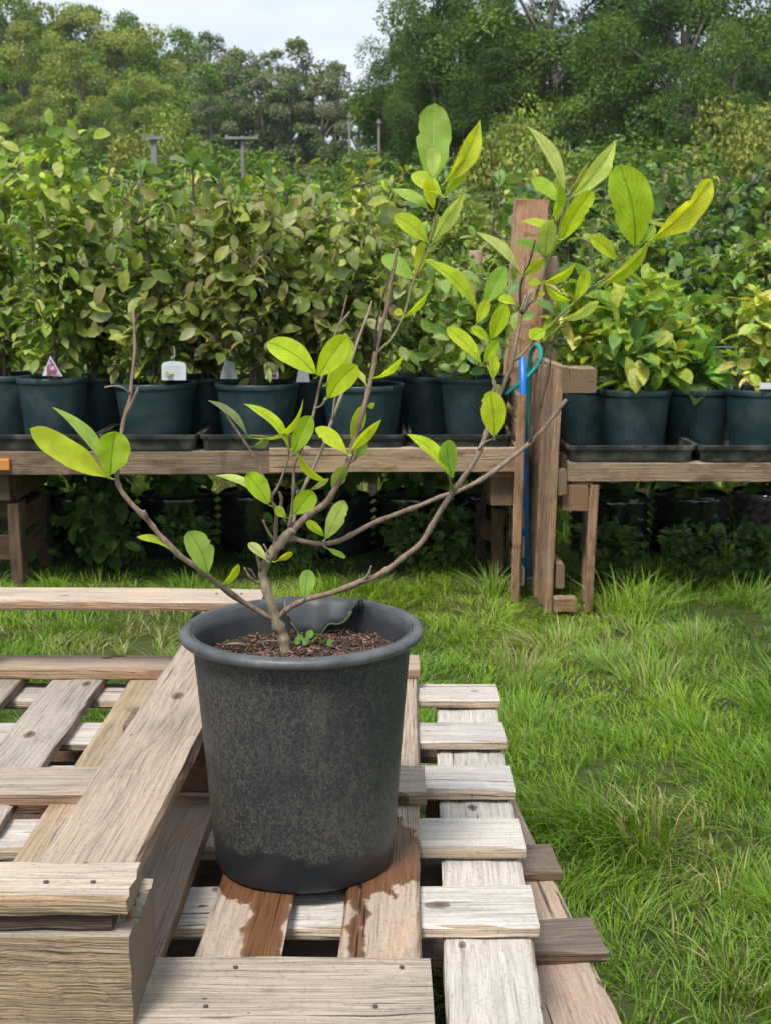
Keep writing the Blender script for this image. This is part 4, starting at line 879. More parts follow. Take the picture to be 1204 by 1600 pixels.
sp3 = standing_pallet('pallet standing upright with five vertical planks between the two benches', (0.6, 4.8, 0))
for k in range(5):
    Y = 4.46+0.115*k; xl = 0.588-0.0075*k
    board(sp3, (xl-0.012, Y+0.05, 0.0), (xl+0.006, Y+0.05, 0.874-0.002*k), 0.088, 0.024, [(0.45, 0.33, 0.23), (0.37, 0.26, 0.18), (0.43, 0.31, 0.22), (0.36, 0.26, 0.18), (0.40, 0.29, 0.2)][k], ROUGHWOOD)
for z in (0.10, 0.44, 0.80): board(sp3, (0.625, 4.47, z+0.08), (0.60, 5.0, z+0.08), 0.03, 0.09, (0.36, 0.27, 0.19), ROUGHWOOD, 'rail')
a = PY(889, 576, 4.47); b = PY(931, 614, 4.47)
board(sp3, ((a.x+b.x)/2, 4.47, a.z), ((a.x+b.x)/2, 4.62, a.z), b.x-a.x, a.z-b.z, (0.38, 0.28, 0.19), ROUGHWOOD, 'block')

bR = empty('pallet_bench', (1.2, 4.8, 0)); tag(bR, 'low pallet wood bench on the right edge carrying bright leafy pots', 'bench', 'pallet benches')
hbeam(bR, 886, 1560, 722, 753, YR, 0.045, (0.38, 0.31, 0.25)); zR = PY(1000, 721, YR).z
hbeam(bR, 876, 931, 712, 738, YR+0.05, 0.10, (0.33, 0.25, 0.19))
for y in (4.60, 4.72, 4.84, 4.96, 5.08): board(bR, (0.645, y, zR-0.002), (2.15, y, zR-0.002), 0.1, 0.02, BW, ROUGHWOOD)
hbeam(bR, 892, 925, 753.5, 758, YR+0.01, 0.09, (0.45, 0.28, 0.15), 'spacer')
a = PY(878, 758.5, YR); b = PY(918, 798, YR)
board(bR, ((a.x+b.x)/2, YR+0.0, a.z), ((a.x+b.x)/2, YR+0.6, a.z), b.x-a.x, a.z-b.z, (0.42, 0.29, 0.19), ROUGHWOOD, 'bearer')
vpost(bR, 913, 926, 759, 946, YR-0.025, 0.022, (0.42, 0.30, 0.21), 'leg', z0=0, lean=0.01); vpost(bR, 909, 921, 800, 940, YR+0.12, 0.05, (0.34, 0.25, 0.17), 'leg', z0=0)
for z in (0.06,): board(bR, (0.60, 4.46, z), (0.68, 4.46, z), 0.06, 0.05, (0.36, 0.27, 0.19), ROUGHWOOD, 'foot')
# bearers outside the frame to the right keep the bench standing
board(bR, (1.75, YR+0.02, zR-0.09), (1.75, YR+0.6, zR-0.09), 0.09, 0.09, BW, ROUGHWOOD, 'bearer'); vpost(bR, 1370, 1400, 790, 946, YR+0.05, 0.09, BW, 'leg', z0=0)

# trays
TRAYM = plastic('tray_plastic', (0.018, 0.018, 0.019), 0.5, (0.16, 0.14, 0.115), 0.75, 14)
def tray(x0, x1, Y0, Y1, z, label):
    m = MB(); w = x1-x0; d = Y1-Y0; h = 0.058; n = 10
    def ring(ins, zz):
        i0 = len(m.v); c = 0.03
        for cx, cy, a0 in ((x1-c, Y1-c, 0), (x0+c, Y1-c, 90), (x0+c, Y0+c, 180), (x1-c, Y0+c, 270)):
            for k in range(4): a = math.radians(a0+30*k); m.v.append((cx+(c-ins)*math.cos(a) if c > ins else cx, cy+(c-ins)*math.sin(a) if c > ins else cy, zz))
        return i0
    rs = [ring(0.014, z), ring(0.006, z+h-0.018), ring(-0.001, z+h-0.016), ring(-0.003, z+h-0.002), ring(0.0, z+h), ring(0.008, z+h-0.001), ring(0.014, z+0.006)]
    for a, b in zip(rs[:-1], rs[1:]):
        for j in range(16): m.f.append((a+j, a+(j+1) % 16, b+(j+1) % 16, b+j))
    m.f.append(tuple(rs[-1]+j for j in range(16))); m.f.append(tuple(rs[0]+j for j in range(16))[::-1])
    c = Vector(((x0+x1)/2, (Y0+Y1)/2, z)); m.v = [(v[0]-c.x, v[1]-c.y, v[2]-c.z) for v in m.v]
    o = m.build('drip_tray', TRAYM); o.location = c; tag(o, label, 'tray', 'black drip trays on the benches')
ORD = ['first', 'second', 'third', 'fourth', 'fifth', 'sixth']
for k, (a, b) in enumerate(((-120, 150), (155, 310), (313, 472), (478, 633), (639, 797))):
    tray(PY(a, 700, YL).x, PY(b, 700, YL).x, YL-0.015-0.004*(k % 2), YL+0.60, zT+0.001, 'shallow black tray on the left bench, %s from the left' % ORD[k])
for k, (a, b) in enumerate(((884, 1085), (1088, 1290))):
    tray(PY(a, 721, YR).x, PY(b, 721, YR).x, YR-0.015, YR+0.58, zR+0.001, ['shallow black tray nearest the upright planks on the right bench', 'shallow black tray at the right edge on the right bench'][k])

# green nursery pots
GPOT = plastic('green_pot_plastic', (0.013, 0.036, 0.042), 0.36, (0.11, 0.12, 0.115), 0.35, 10)
SOILM = NT('dark_soil'); SOILM.base((0.03, 0.02, 0.014)); SOILM.rough(0.95); SOILM = SOILM.m
def pot_meshes(R, H):
    w = MB(); w.lathe([(0.0, 0.0), (R*0.78, 0.0), (R*0.80, 0.008), (R*0.955, H-0.035), (R*0.96, H-0.022)], 0, 0, 40)
    r = MB(); r.lathe([(R*0.955, H-0.024), (R*0.99, H-0.023), (R, H-0.018), (R, H-0.004), (R*0.99, H), (R*0.965, H-0.002), (R*0.94, H-0.05)], 0, 0, 40)
    s = MB(); s.v = [(0.945*R*math.cos(2*math.pi*k/20), 0.945*R*math.sin(2*math.pi*k/20), H-0.035) for k in range(20)]; s.f = [tuple(range(20))]
    return w.mesh('wall', GPOT, True), r.mesh('rim', GPOT, True), s.mesh('soil', SOILM)
PM = {}
def green_pot(px, Y, yrim, zbase, R, label):
    p = PY(px, yrim, Y); H = round(p.z-zbase, 3); key = (R, H)
    if key not in PM: PM[key] = pot_meshes(R, H)
    r = empty('nursery_pot', (p.x, Y, zbase)); r.rotation_euler[2] = rngP.uniform(0, 6)
    for nm, me in zip(('wall', 'rim', 'soil'), PM[key]):
        o = bpy.data.objects.new(nm, me); COL.objects.link(o); o.parent = r
    tag(r, label, 'pot', 'dark green nursery pots'); return (p.x, Y, zbase+H-0.035)
zTL = zT+0.009; zTR = zR+0.009
S1 = 'olive-leaved shrub in the %s'
rows = [(82, 4.92, 588, 0.135, 'front dark green pot at the far left', 'tall', OLIVE2, 0.62, 0.95), (243, 4.92, 596, 0.158, 'front dark green pot with the white label, left bench', 'olive0', OLIVE, 0.2, 0.72),
        (402, 4.92, 597, 0.162, 'front dark green pot third along the left bench', 'olive1', OLIVE, 0.2, 0.72), (566, 4.92, 599, 0.160, 'front dark green pot fourth along the left bench', 'olive2', OLIVE, 0.18, 0.70),
        (742, 4.92, 588, 0.135, 'splashed dark green pot at the left bench right end', 'low', MIDG, 0.05, 0.4)]
for px, Y, yr, R, lab, kind, pal, lz0, lz1 in rows:
    x, y, z = green_pot(px, Y, yr, zTL, R, lab)
    s = shrub(kind, x, y, z, 'leafy shrub in the '+lab, 'shrubs on the left bench', s=0.9 if kind == 'tall' else 1.0)
    front_leaves(s, 44, pal, lz0, lz1, 0.23)
back = [(-95, 5.22, 590, 'olive3'), (10, 5.22, 584, 'tall'), (158, 5.22, 586, 'olive2'), (322, 5.22, 587, 'olive3'), (485, 5.22, 588, 'olive0'), (662, 5.20, 585, 'low')]
for k, (px, Y, yr, kind) in enumerate(back):
    x, y, z = green_pot(px, Y, yr, zTL, 0.15, 'dark green pot in the back row of the left bench, %s from the left' % ORD[k])
    shrub(kind, x, y, z, 'leafy shrub in the back row of the left bench, %s from the left' % ORD[k], 'shrubs on the left bench')
rights = [(992, 4.68, 607, 0.130, 'dark green pot front left on the right bench', 'bright0', BRIGHT), (1195, 4.68, 606, 0.145, 'dark green pot at the right edge on the right bench', 'lime', LIME)]
for px, Y, yr, R, lab, kind, pal in rights:
    x, y, z = green_pot(px, Y, yr, zTR, R, lab); s = shrub(kind, x, y, z, 'bright leafy shrub in the '+lab, 'shrubs on the right bench'); front_leaves(s, 22, pal, 0.03, 0.38, 0.13)
for k, (px, Y, yr, kind, lab) in enumerate(((912, 4.96, 600, 'bright1', 'nearest the upright planks'), (1090, 4.90, 605, 'small', 'between two front pots'), (1300, 4.9, 603, 'lime', 'beyond the right edge'), (1040, 5.02, 600, 'bright0', 'behind the small seedling pot'))):
    x, y, z = green_pot(px, Y, yr, zTR, 0.135, 'dark green pot in the back row of the right bench, '+lab)
    shrub(kind, x, y, z, 'leafy shrub in the back row of the right bench, '+lab, 'shrubs on the right bench')

# plant labels
def flat(name, mat, pts, parent=None, th=0.001):
    m = MB(); n = len(pts); m.v = [tuple(p) for p in pts]+[(p[0], p[1]+th, p[2]) for p in pts]
    m.f = [tuple(range(n)), tuple(range(2*n-1, n-1, -1))]+[(i, n+i, n+(i+1) % n, (i+1) % n) for i in range(n)]; return m.build(name, mat, parent)
WH = NT('label_white'); WH.base((0.55, 0.57, 0.60)); WH.rough(0.5); GR = NT('label_print'); GR.base((0.45, 0.47, 0.50)); GR.rough(0.6)
PKN = NT('label_photo'); nn = PKN.noise(PKN.coord('Object'), 70, 3); PKN.base(PKN.ramp(nn, [(0.4, (0.10, 0.09, 0.06)), (0.5, (0.40, 0.10, 0.28)), (0.62, (0.65, 0.45, 0.58))])); PKN.rough(0.4)
Yl = 4.76
r = empty('plant_label', PY(271, 595, Yl)); tag(r, 'white rounded plant tag with lines of grey print on the second front pot', 'label')
f = flat('card', WH.m, [PY(x, y, Yl) for x, y in ((253, 594), (253, 570), (256, 566), (268, 564), (280, 565), (288, 567), (291, 571), (291, 594))], r)
for k, y in enumerate((572, 576, 580, 584, 588)): flat('print_line', GR.m, [PY(x, yy, Yl-0.0006) for x, yy in ((256, y), (288-(k*5 % 7), y), (288-(k*5 % 7), y+1.6), (256, y+1.6))], f, 0.0004)
m = MB(); m.tube([PY(272, 565, Yl), PY(273, 552, Yl), PY(272, 540, Yl+.02)], [0.001]*3, 5); m.build('tie', WH.m, r)
r = empty('plant_label', PY(80, 588, 4.78)); tag(r, 'pointed plant label with a pink flower picture in the far left front pot', 'label')
f = flat('card', WH.m, [PY(x, y, 4.78) for x, y in ((66, 587), (79, 556), (98, 588))], r); flat('picture', PKN.m, [PY(x, y, 4.7785) for x, y in ((73, 574), (79, 560), (95, 586), (73, 587))], f, 0.0005)
r = empty('plant_label', PY(428, 590, 4.80)); tag(r, 'plant label with a pink picture behind the rim of the third front pot', 'label')
f = flat('card', WH.m, [PY(x, y, 4.80) for x, y in ((415, 592), (416, 572), (422, 569), (435, 572), (435, 592))], r); flat('picture', PKN.m, [PY(x, y, 4.7985) for x, y in ((417, 590), (417, 575), (433, 575), (433, 590))], f, 0.0005)
WG = NT('label_grey'); WG.base((0.22, 0.23, 0.23)); WG.rough(0.5)
for nm, pts, lab in (('plant_label', ((344, 592), (352, 562), (366, 566), (372, 592)), 'grey blank plant label leaning left of the third front pot'), ('plant_label', ((1186, 608), (1186, 598), (1212, 598), (1212, 608)), 'small white label on the rim of the right edge pot'), ('plant_label', ((463, 597), (468, 572), (482, 576), (484, 597)), 'grey blank plant label between the third and fourth front pots')):
    tag(flat(nm, WH.m if pts[0][0] > 900 else WG.m, [PY(x, y, 4.77 if pts[0][0] < 900 else 4.53) for x, y in pts]), lab, 'label')

# post, pipe, hose
POSTM = bark('post_wood', (0.27, 0.165, 0.11), (0.40, 0.27, 0.185), 22)
pb = PY(796, 850, 5.62); pb.z = -0.02; pt = PY(829, 313, 5.62); m_ = board(None, (pb.x-0.07, 5.62, pb.z), (pt.x-0.07, 5.62, pt.z), 0.13, 0.14, (0.62, 0.43, 0.32), ROUGHWOOD, 'fence_post', endrag=0.006, rag=0.005)
tag(m_, 'thick reddish brown rough post leaning behind the left bench end', 'post', 'wooden posts')
m = MB(); pb = PY(858, 850, 5.75); pb.z = 0; m.tube([pb, PY(858, 404, 5.75), PY(858, 400, 5.75)], [0.035, 0.034, 0.031], 14); tag(m.build('fence_post', POSTM, None, True), 'thin post right behind the thick leaning post', 'post', 'wooden posts')
m = MB(); pb = PY(741, 700, 7.2); pb.z = 0; m.tube([pb, PY(741, 394, 7.2), PY(741, 391, 7.2)], [0.045, 0.043, 0.038], 14); tag(m.build('fence_post', POSTM, None, True), 'short post top showing among leaves left of the thick post', 'post', 'wooden posts')
BL = NT('blue_pipe'); BL.base((0.006, 0.15, 0.50)); BL.rough(0.35); TE = NT('teal_hose'); TE.base((0.01, 0.27, 0.26)); TE.rough(0.4)
m = MB(); m.tube([PY(815, 556, 4.72), PY(817, 640, 4.72), PY(819, 760, 4.72), PY(822, 908, 4.72)], [0.0135]*4, 12); tag(m.build('water_pipe', BL.m, None, True), 'upright bright blue water pipe between the benches', 'pipe')
m = MB(); q = spline([tuple(PY(x, y, Y)) for x, y, Y in ((789, 616, 4.86), (805, 604, 4.85), (824, 588, 4.84), (838, 572, 4.84), (844, 556, 4.85), (842, 543, 4.9), (834, 541, 4.95), (827, 560, 4.98), (825, 600, 4.98), (825, 700, 4.98), (827, 800, 4.98), (829, 870, 4.97), (823, 905, 4.95))], 5)
m.tube(q, [0.0085]*len(q), 8); tag(m.build('garden_hose', TE.m, None, True), 'teal hose looped over beside the blue pipe', 'hose')
WI = NT('wire'); WI.base((0.45, 0.46, 0.46)); WI.rough(0.35); WI.b.inputs['Metallic'].default_value = 0.8
for y, Y in ((541, 5.9), (549, 5.9)):
    m = MB(); m.tube([PY(815, y-18, Y), PY(1000, y, Y), PY(1600, y+6, Y)], [0.0022]*3, 6); tag(m.build('fence_wire', WI.m, None, True), ['upper', 'lower'][y > 545]+' grey fence wire running right behind the bright shrubs', 'wire', 'fence wires')

# dimpled black containers under and behind the benches
def airpot_mesh():
    n, rows_ = 40, 15; R, H = 0.155, 0.255; V = []; F = []
    for k in range(rows_):
        for j in range(n):
            a = 2*math.pi*(j+0.5*(k // 2 % 2))/n; b = 0.024 if (k % 2 == 1 and j % 2 == (k // 2) % 2) else 0.0
            V.append(((R+b)*math.cos(a), (R+b)*math.sin(a), H*k/(rows_-1)))
    for k in range(rows_-1):
        for j in range(n): F.append((k*n+j, k*n+(j+1) % n, (k+1)*n+(j+1) % n, (k+1)*n+j))
    k = NT('dimpled_plastic'); k.base((0.016, 0.016, 0.018)); k.rough(0.14); k.b.inputs['Specular IOR Level'].default_value = 0.9
    return np_mesh('wall', V, F, mat=k.m)
AP = airpot_mesh(); sdk = MB(); sdk.v = [(0.153*math.cos(2*math.pi*k/20), 0.153*math.sin(2*math.pi*k/20), 0.235) for k in range(20)]; sdk.f = [tuple(range(20))]; APS = sdk.mesh('soil', SOILM)
for k, x in enumerate([-1.95+0.345*i for i in range(8)]+[0.98+0.36*i for i in range(4)]):
    y = 5.56+0.06*math.sin(k*2.1); r = empty('dimpled_pot', (x, y, 0)); r.rotation_euler[2] = k
    for nm, me in (('wall', AP), ('soil', APS)):
        o = bpy.data.objects.new(nm, me); COL.objects.link(o); o.parent = r
    tag(r, 'black dimpled container, %s from the left in the row under the benches' % NTH[k], 'container', 'dimpled containers under the benches')
    shrub('weed', x, y, 0.235, 'leafy green plant in the %s dimpled container from the left' % NTH[k], 'plants in the dimpled containers', 'container_plant', rngP.uniform(.8, 1.15), 1.0, 'plant')

for k, (px, Y, sc_) in enumerate(((165, 5.25, .8), (300, 5.3, .5), (470, 5.28, .55), (640, 5.25, .5), (700, 5.3, .6), (960, 5.0, .55), (1075, 5.05, .5), (1180, 5.0, .55), (60, 5.3, .5))):
    q = PZ(px, 880, 0.0); shrub('weed', (px-602)/2000*Y*1.02, Y, 0, 'wild green weed growing on the ground before the containers, %s from the left' % NTH[sorted((165, 300, 470, 640, 700, 960, 1075, 1180, 60)).index(px)], 'weeds under the benches', 'ground_weed', sc_, 1.0, 'weed')

# ------------------------------------------------------------------ nursery rows beyond
kinds_l = ['mid1', 'mid0', 'mid1', 'mid3', 'mid0']; kinds_r = ['mid2', 'mid4', 'mid2', 'mid0', 'mid3']
for Y, step, h, lab in ((6.35, 0.46, 1.48, 'nearest'), (7.3, 0.50, 1.68, 'second'), (8.6, 0.56, 1.86, 'third'), (10.4, 0.66, 2.05, 'fourth'), (12.6, 0.8, 2.2, 'fifth'), (16.0, 1.0, 2.5, 'farthest')):
    w = 0.42*Y; n = int(2*w/step)
    for i in range(n):
        x = -w+step*(i+0.5)+rngP.uniform(-.1, .1); y = Y+rngP.uniform(-.22, .22); z = float(ground_height(np.array(x), np.array(y)))
        left = x < 0.02*Y; kd = rngP.choice(kinds_l if left else kinds_r); hs = h*rngP.uniform(0.84, 1.04)/1.7
        if Y < 7 and not left and 0.6 < x < 0.95: hs *= 0.85
        shrub(kd, x, y, z, 'tall leafy nursery shrub, %s from the left in the %s row behind the benches' % (NTH[i], lab), 'nursery rows behind the benches', 'row_shrub', max(0.75, hs), hs/max(0.75, hs))
for px, py, Y, lab in ((1042, 200, 9.2, 'slim whip with round leaves rising above the rows at right'), (880, 235, 9.6, 'slim whip rising between the two right shoots'), (297, 195, 8.0, 'slim whip with yellow tip rising above the left rows'), (215, 210, 8.3, 'slim whip beside the left white trellis post'), (100, 215, 8.2, 'slim whip above the far left shrubs'), (445, 240, 8.4, 'slim whip near the middle of the rows'), (345, 222, 8.1, 'slim whip between the white trellis posts'), (780, 230, 9.0, 'slim whip left of the right leafy shoot'), (1150, 250, 9.0, 'slim whip near the right edge'), (970, 262, 8.8, 'slim whip behind the biggest lime leaf'), (725, 255, 9.5, 'slim whip behind the tall middle shoot')):
    t = PY(px, py, Y); shrub('whip', t.x, Y, 0, lab, None, 'whip_tree', t.z/1.78, 1.0, 'sapling')

for px, py, Y, kd in ((236, 248, 9.4, 'mid0'), (262, 262, 9.0, 'mid3'), (372, 250, 9.4, 'mid3'), (396, 262, 9.1, 'mid1'), (310, 258, 9.2, 'mid0'), (150, 255, 9.2, 'mid3'), (450, 262, 9.3, 'mid0')):
    t = PY(px, py, Y); shrub(kd, t.x, Y, 0, 'taller leafy shrub poking above the left rows, %s from the left' % NTH[sorted((236, 262, 372, 396, 310, 150, 450)).index(px)], 'taller shrubs in the left rows', 'row_shrub', t.z/1.78, 1.0)

# trellis posts and poles
CON = plastic('pale_post', (0.20, 0.195, 0.18), 0.8, (0.12, 0.115, 0.10), 0.6, 6)
for px, py, w, lab in ((241, 212, 0.024, 'pale trellis post with a short crossbar, left of the two'), (379, 213, 0.016, 'pale trellis post with a wide crossbar, right of the two')):
    Y = 13.5; t = PY(px, py, Y); r = empty('trellis_post', (t.x, Y, 0)); m = MB(); m.box(t.x-w, t.x+w, Y-.05, Y+.05, -0.1, t.z, jit=0.006, rng=rngP); m.build('post', CON, r)
    cw = 0.11 if px < 300 else 0.165; m = MB(); m.box(t.x-cw, t.x+cw, Y-.09, Y-.052, t.z-.042, t.z-.012, jit=0.006, rng=rngP); m.build('crossbar', CON, r)
    m = MB(); m.box(t.x-cw, t.x-cw+.03, Y-.085, Y-.057, t.z-.012, t.z+.008); m.build('peg', CON, r); m = MB(); m.box(t.x+cw-.03, t.x+cw, Y-.085, Y-.057, t.z-.012, t.z+.008); m.build('peg', CON, r)
    tag(r, lab, 'post', 'trellis posts')
PW = bark('pole_wood', (0.20, 0.19, 0.15), (0.30, 0.28, 0.24), 6)
for px, py, lab in ((546, 177, 'slim far pole in the field, left of two'), (592, 186, 'slim far pole in the field, right of two')):
    Y = 34; t = PY(px, py, Y); zg = float(ground_height(np.array(t.x), np.array(Y))); r = empty('field_pole', (t.x, Y, zg))
    m = MB(); m.tube([(t.x, Y, zg-.2), (t.x, Y, t.z)], [0.035, 0.03], 8); m.build('post', PW, r); m = MB(); m.box(t.x-.07, t.x+.07, Y-.09, Y-.045, t.z-.10, t.z-.07); m.build('crossbar', PW, r); tag(r, lab, 'pole', 'field poles')

# ------------------------------------------------------------------ trees
def tree_meshes(seed, H, R, trunkh, ncl, ncard, card, pal, clr=0.28, tall=1.0, gap=0.0):
    rng = np.random.default_rng(seed); rr = random.Random(seed); cs = []
    while len(cs) < ncl:
        p = rng.normal(0, 1, 3); p /= np.linalg.norm(p); r = rng.uniform(0.25, 1.0)**0.45
        z = p[2]*r; prof = 1.0 if z > -0.2 else 0.85+z*0.2
        cs.append(np.array((p[0]*r*R*prof, p[1]*r*R*prof, trunkh+(H-trunkh)*(0.5+0.5*z))))
    P = []; C = []; N = []
    for c in cs:
        rc = R*clr*rng.uniform(0.7, 1.35); n = int(ncard*rng.uniform(0.7, 1.2)); d = unit(rng.normal(0, 1, (n, 3))); d[:, 2] = np.where(d[:, 2] < -0.55, -d[:, 2]*0.5, d[:, 2])
        P.append(c+d*rc*np.array((1.05, 1.05, 0.95))*rng.uniform(0.55, 1.08, (n, 1))**0.5); N.append(unit(d+np.array((0, 0, .5))+rng.normal(0, .45, (n, 3))))
        C.append(pick(rng, [pal[rng.integers(len(pal))]], n, 0.2)*rng.uniform(0.8, 1.2))
    P = np.concatenate(P); N = np.concatenate(N); C = np.clip(np.concatenate(C), .006, 1); n = len(P); T = rng.normal(0, 1, (n, 3)); T[:, 2] -= 0.3; L = card*rng.uniform(.7, 1.4, n)
    V, F, C = leaves_np(P, T, N, L, L*0.62, C, QT, QF)
    m = MB(); r0 = H*0.022; top = H*0.86; pts = [(0, 0, -0.6)]+[(rr.uniform(-.1, .1)*R*t, rr.uniform(-.1, .1)*R*t, top*t) for t in (.2, .4, .6, .8, 1)]
    m.tube(pts, [r0*1.3, r0, r0*.85, r0*.65, r0*.4, r0*.12], 8, False, .08, rr)
    for c in cs[::2]:
        t = max(0.2, min(0.78, (c[2]-0.25*R)/top*0.8)); q = t*5; k = int(q); a = Vector(pts[k])+(Vector(pts[min(k+1, 5)])-Vector(pts[k]))*(q-k); c = Vector(c)
        mid = a+(c-a)*0.5+Vector((0, 0, 0.08*R)); m.tube([a, mid, c], [r0*.38, r0*.24, r0*.06], 5, False, .05, rr)
    return np_mesh('crown', V, F, C, TREEFOL), m.mesh('trunk', TRUNKM, True)
OAK = [(0.07, 0.135, 0.024), (0.10, 0.175, 0.03), (0.055, 0.105, 0.022), (0.135, 0.205, 0.04)]
ASH = [(0.22, 0.28, 0.055), (0.27, 0.32, 0.065), (0.18, 0.245, 0.055), (0.29, 0.31, 0.08)]
GRN = [(0.15, 0.245, 0.045), (0.185, 0.28, 0.05), (0.12, 0.20, 0.045)]
DRK = [(0.14, 0.19, 0.08), (0.17, 0.22, 0.085), (0.12, 0.165, 0.07), (0.19, 0.20, 0.11)]
YEL = [(0.20, 0.25, 0.05), (0.17, 0.23, 0.05), (0.24, 0.25, 0.06)]
TR = {'oak0': tree_meshes(1, 16, 6.0, 3.0, 74, 800, 0.18, OAK, 0.22), 'oak1': tree_meshes(2, 16, 5.6, 2.6, 68, 800, 0.18, OAK, 0.22),
      'ash0': tree_meshes(3, 14, 4.6, 2.5, 60, 480, 0.23, ASH, 0.24), 'ash1': tree_meshes(4, 14, 4.4, 3.0, 54, 480, 0.23, ASH+GRN, 0.24), 'grn': tree_meshes(5, 14, 4.8, 2.5, 60, 480, 0.23, GRN, 0.24),
      'drk0': tree_meshes(6, 15, 2.5, 3.0, 46, 300, 0.24, DRK, 0.30), 'drk1': tree_meshes(7, 15, 2.1, 4.5, 30, 260, 0.23, DRK, 0.32), 'bush': tree_meshes(8, 3.0, 1.5, 0.2, 34, 420, 0.075, YEL+ASH, 0.28), 'gbush': tree_meshes(9, 3.0, 1.8, 0.1, 36, 420, 0.075, GRN+OAK, 0.28)}
HT = {'oak0': 16, 'oak1': 16, 'ash0': 14, 'ash1': 14, 'grn': 14, 'drk0': 15, 'drk1': 15, 'bush': 3, 'gbush': 3}
def tree(kind, px, py, Y, label, group, wide=1.0, cat='tree', name='broadleaf_tree'):
    t = PY(px, py, Y); zg = float(ground_height(np.array(t.x), np.array(Y))); s = max(0.2, (t.z-zg)/HT[kind]*(1.06 if Y > 60 else 1.01))
    r = empty(name, (t.x, Y, zg)); r.rotation_euler[2] = rngP.uniform(0, 6.28); r.scale = (s*wide, s*wide, s)
    for nm, me in zip(('crown', 'trunk'), TR[kind]):
        o = bpy.data.objects.new(nm, me); COL.objects.link(o); o.parent = r
    tag(r, label, cat, group)
LF_G = 'trees of the left hillside wood'; RT_G = 'big dark trees at right'
LWOOD = (('ash0', -120, 20, 84, 1.1), ('grn', 0, 8, 92, 1.1), ('ash0', 35, 60, 78, 1.1), ('ash1', 95, 22, 94, 1.0), ('ash0', 120, 90, 76, 1.05), ('grn', 168, 26, 96, 1.0), ('ash1', 200, 60, 84, 1.1), ('grn', 255, 62, 90, 1.1), ('ash0', 60, 150, 70, 1.0), ('grn', 300, 115, 78, 1.0), ('ash1', 220, 130, 72, 1.0), ('grn', -40, 110, 72, 1.1), ('ash1', 150, 160, 68, 0.9))
for k, (kind, px, py, Y, wd) in enumerate(LWOOD):
    tree(kind, px, py, Y, '%s broadleaf tree %s from the left in the %s of the left hillside wood' % ('yellowish green' if kind != 'grn' else 'fresh green', NTH[sorted(q[1] for q in LWOOD).index(px)], 'back' if Y > 80 else 'front'), LF_G, wd)
MWOOD = (('drk1', 318, 58, 86, 1.0), ('drk0', 345, 95, 80, 1.2), ('drk0', 378, 78, 84, 1.1), ('drk0', 408, 110, 78, 1.25), ('drk1', 432, 82, 86, 1.1), ('drk0', 452, 118, 78, 1.2), ('drk1', 478, 68, 84, 1.25), ('drk0', 505, 116, 78, 1.1), ('drk1', 528, 104, 80, 1.0), ('drk0', 560, 150, 76, 1.2), ('drk0', 330, 150, 74, 1.1), ('drk0', 600, 140, 78, 1.2), ('drk0', 640, 130, 80, 1.3))
for k, (kind, px, py, Y, wd) in enumerate(MWOOD):
    tree(kind, px, py, Y, 'slender grey-green tree, %s from the left across the middle skyline' % NTH[sorted(q[1] for q in MWOOD).index(px)], 'slender dark trees on the skyline', wd, name='slender_tree')
for kind, px, py, Y, wd, lab in (('oak0', 640, 22, 50, 0.75, 'dark leafy tree at the left end of the big right hand group'), ('oak1', 735, -70, 46, 0.9, 'big dark tree with sky showing through, second in the right hand group'), ('oak0', 870, -130, 44, 1.0, 'tall dark tree in the middle of the right hand group'), ('oak1', 1075, -60, 38, 1.0, 'big dark tree right of the small gap of sky'), ('oak0', 1230, -110, 40, 1.0, 'big dark tree at the right edge'), ('oak1', 970, 70, 40, 0.95, 'lower dark tree under the gap of sky in the right hand group'), ('oak0', 790, 60, 42, 0.9, 'lower dark tree behind the tall middle shoot'), ('oak1', 1150, 60, 34, 0.9, 'lower dark tree before the right edge'), ('oak1', 690, 90, 44, 0.8, 'lower dark tree at the left of the right hand group')):
    tree(kind, px, py, Y, lab, RT_G, wd, name='oak_tree')
for kind, px, py, Y, wd, lab in (('bush', 830, 180, 19, 0.62, 'yellowish feathery bush behind the right rows'), ('bush', 1195, 152, 17, 0.6, 'yellowish feathery bush at the right edge'), ('gbush', 560, 232, 30, 1.4, 'green bush below the far poles'), ('gbush', 480, 240, 28, 1.4, 'green bush left of the far poles'), ('gbush', 690, 225, 27, 1.5, 'green bush behind the tall middle shoot'), ('gbush', 960, 240, 24, 1.6, 'dark green bush under the big right trees'), ('gbush', 1080, 235, 24, 1.6, 'dark green bush under the trees near the right edge'), ('bush', 270, 185, 36, 0.8, 'yellowish bush before the left wood'), ('gbush', 130, 220, 30, 1.6, 'green bush before the left wood'), ('gbush', 20, 210, 30, 1.6, 'green bush before the wood at the far left'), ('gbush', 380, 228, 32, 1.6, 'green bush behind the wide trellis post'), ('gbush', 880, 245, 26, 1.6, 'dark green bush behind the right leafy shoot')):
    tree(kind, px, py, Y, lab, None, wd, 'bush', 'hedge_bush')

